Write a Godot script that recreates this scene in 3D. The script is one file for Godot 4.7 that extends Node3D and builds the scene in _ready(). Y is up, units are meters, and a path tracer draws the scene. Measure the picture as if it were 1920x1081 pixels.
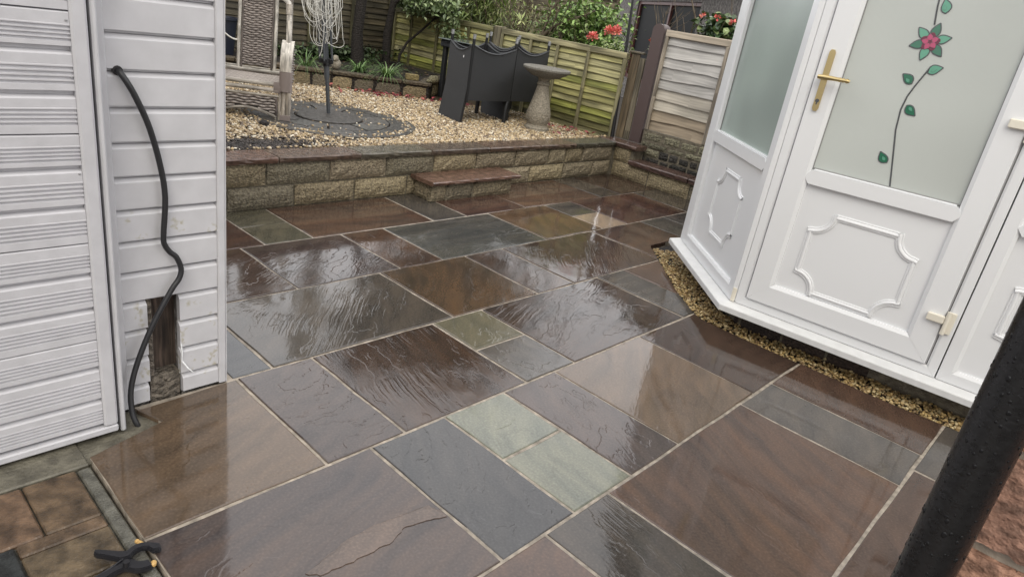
extends Node3D

# ---------------------------------------------------------------- helpers
class MB:
	var v := PackedVector3Array()
	var n := PackedVector3Array()
	var t := PackedVector2Array()
	var c := PackedColorArray()
	var col := Color(1, 1, 1)
	var uvo := Vector2.ZERO
	func put(p: Vector3, nn: Vector3, u: Vector2) -> void:
		v.append(p); n.append(nn); t.append(u + uvo); c.append(col)
	func plan(p: Vector3, g: Vector3) -> Vector2:
		var a = g.abs()
		if a.y >= a.x and a.y >= a.z: return Vector2(p.x, p.z)
		if a.x >= a.z: return Vector2(p.z, -p.y)
		return Vector2(p.x, -p.y)
	func tri(a: Vector3, b: Vector3, d: Vector3, out: Vector3) -> void:
		var g = (b - a).cross(d - a)
		if g.length_squared() < 1e-18: return
		g = g.normalized()
		if g.dot(out) > 0.0:
			var k = b; b = d; d = k
		else:
			g = -g
		put(a, g, plan(a, g)); put(b, g, plan(b, g)); put(d, g, plan(d, g))
	func trin(a: Vector3, b: Vector3, d: Vector3, na: Vector3, nb: Vector3, nd: Vector3, ua := Vector2.ZERO, ub := Vector2.ZERO, ud := Vector2.ZERO) -> void:
		var g = (b - a).cross(d - a)
		if g.length_squared() < 1e-18: return
		if g.dot(na + nb + nd) > 0.0:
			put(a, na, ua); put(d, nd, ud); put(b, nb, ub)
		else:
			put(a, na, ua); put(b, nb, ub); put(d, nd, ud)
	func quad(a: Vector3, b: Vector3, d: Vector3, e: Vector3, out: Vector3) -> void:
		tri(a, b, d, out); tri(a, d, e, out)
	func box(ce: Vector3, s: Vector3, bev := 0.0, b := Basis()) -> void:
		var h = s * 0.5
		if bev <= 0.0:
			for ax in 3:
				for sg in [-1.0, 1.0]:
					var o = Vector3.ZERO; o[ax] = sg
					var p = Vector3.ZERO; p[(ax + 1) % 3] = h[(ax + 1) % 3]
					var q = Vector3.ZERO; q[(ax + 2) % 3] = h[(ax + 2) % 3]
					var m = o * h[ax]
					quad(ce + b * (m - p - q), ce + b * (m + p - q), ce + b * (m + p + q), ce + b * (m - p + q), b * o)
			return
		var f = func(ax: int, sx: float, sy: float, sz: float) -> Vector3:
			var k = Vector3(sx * (h.x - bev), sy * (h.y - bev), sz * (h.z - bev))
			k[ax] = [sx, sy, sz][ax] * h[ax]
			return ce + b * k
		for ax in 3:
			for sg in [-1.0, 1.0]:
				var ps = []
				for cr in [[-1, -1], [1, -1], [1, 1], [-1, 1]]:
					var s3 = [0.0, 0.0, 0.0]
					s3[ax] = sg; s3[(ax + 1) % 3] = float(cr[0]); s3[(ax + 2) % 3] = float(cr[1])
					ps.append(f.call(ax, s3[0], s3[1], s3[2]))
				var o = Vector3.ZERO; o[ax] = sg
				quad(ps[0], ps[1], ps[2], ps[3], b * o)
		for ax in 3:
			var a1 = (ax + 1) % 3
			var a2 = (ax + 2) % 3
			for s1 in [-1.0, 1.0]:
				for s2 in [-1.0, 1.0]:
					var lo = [0.0, 0.0, 0.0]; var hi = [0.0, 0.0, 0.0]
					lo[ax] = -1.0; hi[ax] = 1.0
					lo[a1] = s1; hi[a1] = s1; lo[a2] = s2; hi[a2] = s2
					var o = Vector3.ZERO; o[a1] = s1; o[a2] = s2
					quad(f.call(a1, lo[0], lo[1], lo[2]), f.call(a1, hi[0], hi[1], hi[2]), f.call(a2, hi[0], hi[1], hi[2]), f.call(a2, lo[0], lo[1], lo[2]), b * o)
		for sx in [-1.0, 1.0]:
			for sy in [-1.0, 1.0]:
				for sz in [-1.0, 1.0]:
					tri(f.call(0, sx, sy, sz), f.call(1, sx, sy, sz), f.call(2, sx, sy, sz), b * Vector3(sx, sy, sz))
	func span(a: Vector3, b: Vector3, bev := 0.0) -> void:   # a box from its two corners
		box((a + b) * 0.5, (b - a).abs(), bev)
	func extrude(poly: PackedVector2Array, xf: Transform3D, depth: float) -> void:
		var idx = Geometry2D.triangulate_polygon(poly)
		var zo = xf.basis.z.normalized()
		var i = 0
		while i + 2 < idx.size():
			for dz in [0.0, depth]:
				var q = []
				for k in 3:
					var p = poly[idx[i + k]]
					q.append(xf * Vector3(p.x, p.y, dz))
				tri(q[0], q[1], q[2], zo if dz > 0.0 else -zo)
			i += 3
		var area = 0.0
		for k in poly.size():
			area += poly[k].cross(poly[(k + 1) % poly.size()])
		for k in poly.size():
			var a = poly[k]; var b = poly[(k + 1) % poly.size()]
			var e = (b - a)
			var o2 = Vector2(e.y, -e.x) * signf(area)
			quad(xf * Vector3(a.x, a.y, 0), xf * Vector3(b.x, b.y, 0), xf * Vector3(b.x, b.y, depth), xf * Vector3(a.x, a.y, depth), xf.basis * Vector3(o2.x, o2.y, 0))
	func tube(path: Array, rad, sides := 8, caps := true) -> void:
		var m = path.size()
		var up = Vector3.UP
		var d0 = (path[1] - path[0]).normalized()
		if absf(d0.dot(up)) > 0.9: up = Vector3.RIGHT
		var x = d0.cross(up).normalized()
		var rings = []
		var lens = 0.0
		for i in m:
			var d = ((path[mini(i + 1, m - 1)] - path[maxi(i - 1, 0)])).normalized()
			x = (x - d * x.dot(d)).normalized()
			var y = d.cross(x)
			var r = rad if rad is float else rad[i]
			if i > 0: lens += (path[i] - path[i - 1]).length()
			var ring = []
			for k in sides + 1:
				var an = TAU * k / sides
				var nn = x * cos(an) + y * sin(an)
				ring.append([path[i] + nn * r, nn, Vector2(lens, r * an)])
			rings.append(ring)
		for i in m - 1:
			for k in sides:
				var a = rings[i][k]; var b = rings[i][k + 1]; var e = rings[i + 1][k]; var f = rings[i + 1][k + 1]
				trin(a[0], b[0], f[0], a[1], b[1], f[1], a[2], b[2], f[2])
				trin(a[0], f[0], e[0], a[1], f[1], e[1], a[2], f[2], e[2])
		if caps:
			for k in range(1, sides - 1):
				tri(rings[0][0][0], rings[0][k][0], rings[0][k + 1][0], path[0] - path[1])
				tri(rings[m - 1][0][0], rings[m - 1][k][0], rings[m - 1][k + 1][0], path[m - 1] - path[m - 2])
	func lathe(prof: Array, sides: int, at: Vector3, wob := 0.0, rg: RandomNumberGenerator = null) -> void:
		var ks = []
		for k in sides:
			ks.append(1.0 + (rg.randf_range(-wob, wob) if rg else 0.0))
		for i in prof.size() - 1:
			var a = prof[i]; var b = prof[i + 1]
			var e = b - a
			var nr = Vector2(e.y, -e.x).normalized()
			for k in sides:
				var p = []; var q = []
				for j in 2:
					var kk = (k + j) % sides
					var an = TAU * (k + j) / sides
					var dr = Vector3(cos(an), 0, sin(an))
					p.append([at + dr * a.x * ks[kk] + Vector3(0, a.y, 0), (dr * nr.x + Vector3(0, nr.y, 0)), Vector2(an * 0.1, a.y)])
					q.append([at + dr * b.x * ks[kk] + Vector3(0, b.y, 0), (dr * nr.x + Vector3(0, nr.y, 0)), Vector2(an * 0.1, b.y)])
				trin(p[0][0], p[1][0], q[1][0], p[0][1], p[1][1], q[1][1], p[0][2], p[1][2], q[1][2])
				trin(p[0][0], q[1][0], q[0][0], p[0][1], q[1][1], q[0][1], p[0][2], q[1][2], q[0][2])
	func blob(ce: Vector3, r: Vector3, seg: int, wob: float, rg: RandomNumberGenerator) -> void:
		var g = []
		for i in seg + 1:
			var row = []
			for k in seg * 2:
				var th = PI * i / seg; var ph = TAU * k / (seg * 2)
				var d = Vector3(sin(th) * cos(ph), cos(th), sin(th) * sin(ph))
				row.append(ce + d * r * (1.0 + rg.randf_range(-wob, wob) * (0.0 if i == 0 or i == seg else 1.0)))
			g.append(row)
		for i in seg:
			for k in seg * 2:
				var k2 = (k + 1) % (seg * 2)
				var ps = [g[i][k], g[i][k2], g[i + 1][k2], g[i + 1][k]]
				var ns = []
				for p in ps: ns.append(((p - ce) / (r * r)).normalized())
				trin(ps[0], ps[1], ps[2], ns[0], ns[1], ns[2], plan(ps[0], ns[0]), plan(ps[1], ns[0]), plan(ps[2], ns[0]))
				trin(ps[0], ps[2], ps[3], ns[0], ns[2], ns[3], plan(ps[0], ns[0]), plan(ps[2], ns[0]), plan(ps[3], ns[0]))
	func rough_face(xf: Transform3D, w: float, h: float, d: float, amp: float, rg: RandomNumberGenerator, nx := 5, ny := 3) -> void:
		# a stone block with a pitched face: x across, y up, face towards +z, back at -d
		var g = []
		for j in ny + 1:
			var row = []
			for i in nx + 1:
				var fx = float(i) / nx; var fy = float(j) / ny
				var ed = minf(minf(fx, 1.0 - fx) * w, minf(fy, 1.0 - fy) * h) / (minf(w, h) * 0.5)
				var z = amp * (sqrt(clampf(ed * 1.6, 0, 1)) * rg.randf_range(0.55, 1.0)) - amp * 0.2
				var jx = rg.randf_range(-1, 1) * 0.15 * w / nx if i > 0 and i < nx else rg.randf_range(-0.002, 0.002)
				var jy = rg.randf_range(-1, 1) * 0.15 * h / ny if j > 0 and j < ny else rg.randf_range(-0.002, 0.002)
				row.append(xf * Vector3((fx - 0.5) * w + jx, fy * h + jy, z))
			g.append(row)
		var zo = xf.basis.z
		for j in ny:
			for i in nx:
				quad(g[j][i], g[j][i + 1], g[j + 1][i + 1], g[j + 1][i], zo)
		var bk = [xf * Vector3(-w * 0.5, 0, -d), xf * Vector3(w * 0.5, 0, -d), xf * Vector3(w * 0.5, h, -d), xf * Vector3(-w * 0.5, h, -d)]
		for i in nx:
			tri(g[0][i], g[0][i + 1], bk[0].lerp(bk[1], (i + 0.5) / nx), -xf.basis.y)
			tri(g[ny][i], g[ny][i + 1], bk[3].lerp(bk[2], (i + 0.5) / nx), xf.basis.y)
		quad(g[0][0], g[ny][0], bk[3], bk[0], -xf.basis.x)
		quad(g[0][nx], g[ny][nx], bk[2], bk[1], xf.basis.x)
		quad(g[ny][0], g[ny][nx], bk[2], bk[3], xf.basis.y)
	func mesh() -> ArrayMesh:
		var a = []
		a.resize(Mesh.ARRAY_MAX)
		a[Mesh.ARRAY_VERTEX] = v; a[Mesh.ARRAY_NORMAL] = n; a[Mesh.ARRAY_TEX_UV] = t; a[Mesh.ARRAY_COLOR] = c
		var m := ArrayMesh.new()
		m.add_surface_from_arrays(Mesh.PRIMITIVE_TRIANGLES, a)
		return m

var M := {}
var rng := RandomNumberGenerator.new()
var counts := {}

func numbered(called: String) -> String:
	var k = counts.get(called, 0)
	counts[called] = k + 1
	return called if k == 0 else "%s_%03d" % [called, k]

func rf(a: float, b: float) -> float:
	return rng.randf_range(a, b)

func tag(o: Node, label: String, category: String, group := "") -> Node:
	if label: o.set_meta("label", label)
	if category: o.set_meta("category", category)
	if group: o.set_meta("group", group)
	return o

func thing(called: String, label: String, category: String, group := "", at := Vector3.ZERO) -> Node3D:
	var o := Node3D.new()
	o.name = numbered(called)
	add_child(o)
	o.position = at
	tag(o, label, category, group)
	return o

func setting(called: String) -> Node3D:
	var o := Node3D.new()
	o.name = numbered(called)
	add_child(o)
	o.set_meta("kind", "structure")
	return o

func part(called: String, mb, mat: Material, parent: Node, kind := "") -> MeshInstance3D:
	var o := MeshInstance3D.new()
	o.mesh = mb if mb is Mesh else mb.mesh()
	o.material_override = mat
	o.name = numbered(called) if parent == self else called
	parent.add_child(o, true)
	if kind: o.set_meta("kind", kind)
	return o

func swarm(called: String, mesh: Mesh, mat: Material, xfs: Array, cols: Array, parent: Node, kind := "stuff") -> MultiMeshInstance3D:
	var mm := MultiMesh.new()
	mm.transform_format = MultiMesh.TRANSFORM_3D
	mm.use_colors = true
	mm.mesh = mesh
	mm.instance_count = xfs.size()
	for i in xfs.size():
		mm.set_instance_transform(i, xfs[i])
		mm.set_instance_color(i, cols[i])
	var o := MultiMeshInstance3D.new()
	o.multimesh = mm
	o.material_override = mat
	o.name = numbered(called) if parent == self else called
	parent.add_child(o, true)
	if kind: o.set_meta("kind", kind)
	return o

func lin(r: float, g: float, b: float) -> Color:
	return Color(r, g, b).linear_to_srgb()

func mat(key: String, color: Color, rough: float, o := {}) -> StandardMaterial3D:
	var m := StandardMaterial3D.new()
	m.resource_name = key
	m.albedo_color = color.linear_to_srgb()
	m.roughness = rough
	m.metallic_specular = o.get("spec", 0.5)
	m.metallic = o.get("metal", 0.0)
	m.vertex_color_use_as_albedo = o.get("vc", false)
	if o.has("alb"): m.albedo_texture = o.alb
	if o.has("scale"): m.uv1_scale = o.scale
	if o.has("bump"):
		m.heightmap_enabled = true
		m.heightmap_texture = o.bump
		m.heightmap_scale = o.amp
	if o.has("rt"):
		m.roughness_texture = o.rt
	if o.has("back"):
		m.backlight_enabled = true
		m.backlight = o.back
	if o.has("tri"):
		m.uv1_triplanar = true
	if o.has("coat"):
		m.clearcoat_enabled = true
		m.clearcoat = o.coat
		m.clearcoat_roughness = o.get("coat_r", 0.05)
	M[key] = m
	return m

func fnl(type: int, freq: float, sd: int, oct := 3) -> FastNoiseLite:
	var f := FastNoiseLite.new()
	f.noise_type = type
	f.frequency = freq
	f.seed = sd
	f.fractal_type = FastNoiseLite.FRACTAL_FBM if oct > 1 else FastNoiseLite.FRACTAL_NONE
	f.fractal_octaves = oct
	return f

func seamless(f: FastNoiseLite, w: int, lo: float, hi: float, h := 0) -> ImageTexture:
	var im = f.get_seamless_image(w, h if h else w)
	im.convert(Image.FORMAT_L8)
	var b = im.get_data()
	var lut = PackedByteArray(); lut.resize(256)
	for i in 256: lut[i] = clampi(int(255.0 * lerpf(lo, hi, i / 255.0)), 0, 255)
	for i in b.size(): b[i] = lut[b[i]]
	return ImageTexture.create_from_image(Image.create_from_data(im.get_width(), im.get_height(), false, Image.FORMAT_L8, b))

# riven sandstone relief in millimetres: kind 0 calm with a few ledges, 1 combed ripples, 2 flaked ledges
func riven(kind: int, sd: int, n := 1152) -> ImageTexture:
	var size = 2.2
	var broad = fnl(FastNoiseLite.TYPE_SIMPLEX_SMOOTH, 2.0, sd, 2)
	var warp = fnl(FastNoiseLite.TYPE_SIMPLEX_SMOOTH, 2.4, sd + 1, 4)
	var flake = fnl(FastNoiseLite.TYPE_SIMPLEX_SMOOTH, 1.0, sd + 2, 7)
	flake.fractal_gain = 0.56
	var comb = fnl(FastNoiseLite.TYPE_SIMPLEX_SMOOTH, 1.0, sd + 3, 4)
	var comb2 = fnl(FastNoiseLite.TYPE_SIMPLEX_SMOOTH, 1.0, sd + 6, 3)
	var fine = fnl(FastNoiseLite.TYPE_SIMPLEX_SMOOTH, 1.0, sd + 4, 3)
	var out = PackedFloat32Array(); out.resize(n * n)
	var steps = [1.3, 1.6, 2.8][kind]
	var flake_mm = [0.45, 0.45, 0.75][kind]
	var comb_mm = [0.08, 0.50, 0.12][kind]
	var broad_mm = [0.8, 1.4, 1.1][kind]
	var fine_mm = [0.050, 0.065, 0.075][kind]
	for j in n:
		var y = size * j / n
		for i in n:
			var x = size * i / n
			var w = warp.get_noise_2d(x, y)
			var h = broad_mm * broad.get_noise_2d(x, y)
			var f = (flake.get_noise_2d(x * 1.1, y * 3.4 + 0.25 * w) + 1.0) * steps
			var fl = floorf(f)
			h += flake_mm * (fl + smoothstep(0.975, 1.0, f - fl) + 0.25 * (f - fl))
			var m = clampf(0.45 + 2.0 * w, 0.03, 1.0)
			var q = comb.get_noise_2d(x * 0.8, y * 24.0 + 0.45 * w)
			var q2 = comb2.get_noise_2d(x * 1.8, y * 60.0 + 0.7 * w)
			h += comb_mm * m * (pow(clampf(1.0 - absf(q) * 3.2, 0.0, 1.0), 1.6) + 0.35 * pow(clampf(1.0 - absf(q2) * 3.0, 0.0, 1.0), 1.5))
			h += fine_mm * fine.get_noise_2d(x * 22.0, y * 70.0) * (0.5 + m)
			out[j * n + i] = h * 0.1
	return ImageTexture.create_from_image(Image.create_from_data(n, n, false, Image.FORMAT_RF, out.to_byte_array()))

func stone_colour(sd: int, warm: float, n := 1152) -> ImageTexture:
	var size = 2.2
	var a = fnl(FastNoiseLite.TYPE_SIMPLEX_SMOOTH, 1.1, sd, 5)
	var s = fnl(FastNoiseLite.TYPE_SIMPLEX_SMOOTH, 1.0, sd + 1, 6)
	var k = fnl(FastNoiseLite.TYPE_SIMPLEX_SMOOTH, 90.0, sd + 2, 3)
	var v = fnl(FastNoiseLite.TYPE_SIMPLEX_SMOOTH, 1.0, sd + 3, 5)
	var out = PackedByteArray(); out.resize(n * n * 3)
	for j in n:
		var y = size * j / n
		for i in n:
			var x = size * i / n
			var p = a.get_noise_2d(x, y)
			var q = s.get_noise_2d(x * 2.0 + 0.5 * p, y * 11.0 + 0.8 * p)
			var g = k.get_noise_2d(x, y)
			var vein = pow(clampf(1.0 - absf(v.get_noise_2d(x * 1.5, y * 4.0 + 0.6 * p)) * 9.0, 0.0, 1.0), 2.0)
			var l = 0.68 + 0.13 * p + 0.20 * q + 0.17 * g - 0.10 * vein
			if g > 0.42: l += 0.10
			var o = warm * clampf(q * 1.2 + p * 0.9, -1, 1)
			var m = (j * n + i) * 3
			out[m] = int(255.0 * pow(clampf(l * (1.0 + 0.30 * o), 0.03, 1), 0.4545))
			out[m + 1] = int(255.0 * pow(clampf(l * (1.0 + 0.06 * o), 0.03, 1), 0.4545))
			out[m + 2] = int(255.0 * pow(clampf(l * (1.0 - 0.24 * o), 0.03, 1), 0.4545))
	return ImageTexture.create_from_image(Image.create_from_data(n, n, false, Image.FORMAT_RGB8, out))

func stain_tex(sd: int, n := 512) -> ImageTexture:
	# clean plastic with sparse brownish and greenish splashes
	var a = fnl(FastNoiseLite.TYPE_SIMPLEX_SMOOTH, 0.012, sd, 5).get_seamless_image(n, n)
	var b = fnl(FastNoiseLite.TYPE_SIMPLEX_SMOOTH, 0.05, sd + 1, 5).get_seamless_image(n, n)
	a.convert(Image.FORMAT_L8); b.convert(Image.FORMAT_L8)
	var da = a.get_data(); var db = b.get_data()
	var out = PackedByteArray(); out.resize(n * n * 3)
	for i in n * n:
		var k = smoothstep(0.60, 0.80, da[i] / 255.0) * smoothstep(0.45, 0.7, db[i] / 255.0)
		var l = 0.94 + 0.06 * (da[i] / 255.0)
		out[i * 3] = int(255.0 * l * (1.0 - 0.12 * k)); out[i * 3 + 1] = int(255.0 * l * (1.0 - 0.14 * k)); out[i * 3 + 2] = int(255.0 * l * (1.0 - 0.22 * k))
	return ImageTexture.create_from_image(Image.create_from_data(n, n, false, Image.FORMAT_RGB8, out))

# wood: grain runs along u; value and bump share one pattern
func wood_tex(sd: int, vertical: bool, lo: float, hi: float, n := 512) -> ImageTexture:
	var f = fnl(FastNoiseLite.TYPE_SIMPLEX_SMOOTH, 1.0, sd, 4)
	var g = fnl(FastNoiseLite.TYPE_SIMPLEX_SMOOTH, 1.0, sd + 1, 3)
	var out = PackedByteArray(); out.resize(n * n)
	for j in n:
		for i in n:
			var u = 1.0 * (j if vertical else i) / n
			var w = 1.0 * (i if vertical else j) / n
			var d = g.get_noise_2d(u * 2.0, w * 5.0)
			var p = f.get_noise_2d(u * 1.6, w * 52.0 + d * 0.7)
			var k = 0.5 + 0.5 * p + 0.45 * d
			out[j * n + i] = int(255.0 * clampf(lerpf(lo, hi, k), 0, 1))
	return ImageTexture.create_from_image(Image.create_from_data(n, n, false, Image.FORMAT_L8, out))

const GY := 0.30          # gravel bed level
const LEVELS := [0.0, 0.545, 1.116, 1.700, 2.291, 2.897, 3.532, 4.14]

func _ready() -> void:
	rng.seed = 7
	var cam := Camera3D.new()
	cam.name = "camera"
	cam.transform = Transform3D(Basis(Vector3(0.683238, 0.153904, 0.713793), Vector3(0.178256, 0.912805, -0.367439), Vector3(-0.708104, 0.378286, 0.596229)), Vector3(-1.97742, 1.36216, 3.73542))
	cam.fov = 45.83
	cam.near = 0.05
	cam.far = 500.0
	add_child(cam)
	cam.current = true

	var env := Environment.new()
	var sky := Sky.new()
	var sm := ProceduralSkyMaterial.new()
	sm.sky_top_color = lin(0.905, 0.905, 0.925)
	sm.sky_horizon_color = lin(0.895, 0.895, 0.905)
	sm.sky_curve = 0.2
	sm.ground_bottom_color = lin(0.10, 0.09, 0.08)
	sm.ground_horizon_color = lin(0.30, 0.29, 0.28)
	var cn := fnl(FastNoiseLite.TYPE_SIMPLEX_SMOOTH, 0.006, 5, 4)
	sm.sky_cover = seamless(cn, 512, 0.0, 0.22, 256)
	sm.sky_cover_modulate = Color(1, 1, 1, 1)
	sky.sky_material = sm
	env.background_mode = Environment.BG_SKY
	env.sky = sky
	env.background_energy_multiplier = 1.0
	env.tonemap_mode = Environment.TONE_MAPPER_LINEAR
	env.tonemap_exposure = 2.28
	env.sdfgi_enabled = true
	env.ssao_enabled = true
	env.ssil_enabled = true
	var we := WorldEnvironment.new()
	we.name = "world_environment"
	we.environment = env
	add_child(we)

	var sun := DirectionalLight3D.new()
	sun.name = "overcast_sun"
	sun.light_energy = 0.30
	sun.light_color = Color(1.0, 0.98, 0.94)
	sun.light_angular_distance = 40.0
	sun.shadow_enabled = true
	add_child(sun)
	sun.look_at_from_position(Vector3(-6, 9, 6), Vector3.ZERO)

	make_materials()
	make_ground()
	make_patio()
	make_garage()
	make_conservatory()
	make_house_wall()
	make_retaining_walls()
	make_gravel()
	make_bed_wall()
	make_fences()
	make_neighbours()
	make_plants()
	make_dryer()
	make_rattan_chair()
	make_black_furniture()
	make_bird_bath()
	make_small_things()


func make_materials() -> void:
	var fine := fnl(FastNoiseLite.TYPE_SIMPLEX_SMOOTH, 0.06, 21, 4)
	var coarse := fnl(FastNoiseLite.TYPE_SIMPLEX_SMOOTH, 0.012, 22, 5)
	var t_fine := seamless(fine, 512, 0, 1)
	var t_rock := seamless(fnl(FastNoiseLite.TYPE_SIMPLEX_SMOOTH, 0.03, 29, 5), 512, 0, 1)
	var t_mot := seamless(coarse, 512, 0.62, 1.0)
	var t_mot_soft := seamless(coarse, 512, 0.93, 1.0)
	var t_dirty := seamless(fnl(FastNoiseLite.TYPE_SIMPLEX_SMOOTH, 0.02, 31, 5), 512, 0.55, 1.1)
	var t_blk := seamless(coarse, 512, 0.5, 1.1)
	var t_wet := seamless(fnl(FastNoiseLite.TYPE_SIMPLEX_SMOOTH, 0.014, 41, 4), 512, 0.30, 1.0)
	M["fine"] = t_fine
	M["relief"] = [riven(0, 100), riven(1, 200), riven(2, 300)]
	M["stone_alb"] = [stone_colour(400, 0.15), stone_colour(500, 0.40)]
	M["wet"] = t_wet
	mat("mortar", Color(0.47, 0.405, 0.33), 0.7, {"alb": t_mot, "scale": Vector3(3, 3, 3), "bump": t_fine, "amp": 0.12, "tri": 1})
	mat("wall_mortar", Color(0.23, 0.20, 0.145), 0.8, {"alb": t_mot, "scale": Vector3(3, 3, 3), "bump": t_fine, "amp": 0.3, "tri": 1})
	mat("ground", Color(0.07, 0.055, 0.04), 0.9, {"alb": t_mot, "tri": 1})
	mat("soil", Color(0.030, 0.022, 0.017), 0.75, {"alb": t_mot, "scale": Vector3(2, 2, 2), "bump": t_rock, "amp": 2.5, "tri": 1})
	mat("gravel_base", Color(0.20, 0.15, 0.09), 0.8, {"alb": t_mot, "scale": Vector3(4, 4, 4), "bump": t_rock, "amp": 1.5, "tri": 1})
	mat("pebble", Color(1, 1, 1), 0.45, {"vc": true})
	mat("concrete", Color(0.19, 0.175, 0.135), 0.5, {"alb": t_mot, "scale": Vector3(2.2, 2.2, 2.2), "bump": t_fine, "amp": 0.25, "tri": 1})
	mat("wet_mortar", Color(0.16, 0.155, 0.13), 0.35, {"alb": t_mot, "scale": Vector3(3, 3, 3), "bump": t_fine, "amp": 0.3, "tri": 1})
	mat("block", Color(1, 1, 1), 0.36, {"vc": true, "alb": t_blk, "scale": Vector3(2.3, 2.3, 2.3), "bump": t_fine, "amp": 0.22, "tri": 1})
	mat("sandstone", Color(1.0, 1.0, 1.0), 0.62, {"vc": true, "alb": t_dirty, "scale": Vector3(4.0, 4.0, 4.0), "bump": t_rock, "amp": 1.6, "tri": 1})
	mat("coping", Color(1, 1, 1), 0.22, {"vc": true, "alb": t_mot, "scale": Vector3(2.5, 2.5, 2.5), "bump": t_rock, "amp": 0.25, "tri": 1})
	mat("old_stone", Color(1, 1, 1), 0.8, {"vc": true, "alb": t_dirty, "scale": Vector3(3.0, 3.0, 3.0), "bump": t_rock, "amp": 2.0, "tri": 1})
	mat("cladding", Color(0.535, 0.53, 0.55), 0.32, {"alb": t_mot_soft, "scale": Vector3(1.3, 1.3, 1.3), "bump": t_fine, "amp": 0.012, "tri": 1})
	mat("door_metal", Color(0.525, 0.52, 0.545), 0.34, {"alb": t_mot_soft, "scale": Vector3(1.9, 1.9, 1.9), "bump": t_fine, "amp": 0.012, "tri": 1})
	mat("cladding_dirty", Color(0.535, 0.53, 0.55), 0.34, {"alb": stain_tex(55), "scale": Vector3(1.6, 1.6, 1.6), "tri": 1})
	mat("upvc", Color(0.745, 0.755, 0.77), 0.22)
	mat("upvc_sill", Color(0.72, 0.725, 0.725), 0.3, {"alb": t_mot_soft, "scale": Vector3(2.2, 2.2, 2.2), "tri": 1})
	mat("upvc_old", Color(0.74, 0.70, 0.60), 0.3)
	mat("seal", Color(0.30, 0.30, 0.31), 0.6)
	mat("gasket", Color(0.22, 0.22, 0.22), 0.5)
	mat("gap", Color(0.03, 0.028, 0.03), 0.8)
	mat("dark_hole", Color(0.035, 0.026, 0.020), 0.85, {"alb": t_dirty, "scale": Vector3(3, 3, 3), "tri": 1})
	mat("old_board", Color(0.15, 0.105, 0.08), 0.8, {"alb": wood_tex(71, true, 0.3, 1.0, 256), "scale": Vector3(2, 2, 2)})
	mat("hose", Color(0.016, 0.016, 0.018), 0.38)
	mat("pipe", Color(0.008, 0.008, 0.009), 0.36, {"rt": t_dirty, "bump": t_rock, "amp": 0.03, "scale": Vector3(9, 9, 9)})
	mat("droplet", Color(0.010, 0.010, 0.011), 0.12, {"spec": 0.35})
	mat("brick", Color(1, 1, 1), 0.75, {"vc": true, "alb": t_dirty, "scale": Vector3(5, 5, 5), "bump": t_rock, "amp": 0.35, "tri": 1})
	mat("brass", Color(0.56, 0.44, 0.22), 0.28, {"metal": 1.0})
	mat("lead", Color(0.10, 0.105, 0.11), 0.4, {"metal": 0.4})
	mat("green_glass", Color(0.028, 0.145, 0.085), 0.12)
	mat("green_glass_light", Color(0.10, 0.32, 0.215), 0.12)
	mat("pink_glass", Color(0.42, 0.05, 0.13), 0.12)
	mat("pink_dark", Color(0.14, 0.012, 0.04), 0.2)
	var fr := mat("frosted", Color(0.60, 0.635, 0.605), 0.30, {"alb": seamless(fnl(FastNoiseLite.TYPE_SIMPLEX_SMOOTH, 0.004, 61, 3), 512, 0.90, 1.0), "scale": Vector3(0.35, 0.35, 0.35), "bump": t_fine, "amp": 0.02, "spec": 0.5})
	fr.albedo_color = Color(0.60, 0.635, 0.605, 0.90).linear_to_srgb()
	fr.transparency = BaseMaterial3D.TRANSPARENCY_ALPHA
	var fs := mat("frosted_green", Color(0.42, 0.49, 0.455), 0.26, {"alb": seamless(fnl(FastNoiseLite.TYPE_SIMPLEX_SMOOTH, 0.004, 62, 3), 512, 0.82, 1.0), "scale": Vector3(0.4, 0.4, 0.4), "bump": t_fine, "amp": 0.04})
	fs.albedo_color = Color(0.42, 0.49, 0.455, 0.92).linear_to_srgb()
	fs.transparency = BaseMaterial3D.TRANSPARENCY_ALPHA
	mat("interior", Color(0.5, 0.48, 0.45), 0.8)
	var wh = wood_tex(81, false, 0.45, 1.0)
	var wv = wood_tex(82, true, 0.45, 1.0)
	mat("slat", Color(1, 1, 1), 0.7, {"vc": true, "alb": wh, "scale": Vector3(0.8, 0.8, 0.8), "bump": wh, "amp": 0.3})
	mat("slat_grey", Color(1, 1, 1), 0.75, {"vc": true, "alb": wood_tex(83, false, 0.74, 1.03), "scale": Vector3(0.8, 0.8, 0.8), "bump": wh, "amp": 0.12})
	mat("upright", Color(1, 1, 1), 0.7, {"vc": true, "alb": wv, "scale": Vector3(0.8, 0.8, 0.8), "bump": wv, "amp": 0.3})
	mat("brown_post", Color(0.085, 0.060, 0.058), 0.5, {"bump": t_fine, "amp": 0.06})
	mat("slate", Color(1, 1, 1), 0.4, {"vc": true, "alb": t_dirty, "scale": Vector3(2, 2, 2), "bump": t_rock, "amp": 0.5, "tri": 1})
	mat("rattan", Color(1, 1, 1), 0.5, {"vc": true, "alb": wood_tex(91, false, 0.55, 1.1, 256), "scale": Vector3(3.0, 3.0, 3.0), "bump": t_fine, "amp": 0.1})
	mat("rattan_v", Color(1, 1, 1), 0.5, {"vc": true, "alb": wood_tex(92, true, 0.6, 1.1, 256), "scale": Vector3(4.0, 4.0, 4.0)})
	mat("weave", Color(0.42, 0.375, 0.35), 0.45, {"vc": true})
	mat("weave_back", Color(0.04, 0.033, 0.032), 0.7)
	mat("binding", Color(0.27, 0.225, 0.21), 0.55, {"bump": t_fine, "amp": 0.1})
	mat("dryer_metal", Color(0.060, 0.066, 0.075), 0.4)
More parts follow.
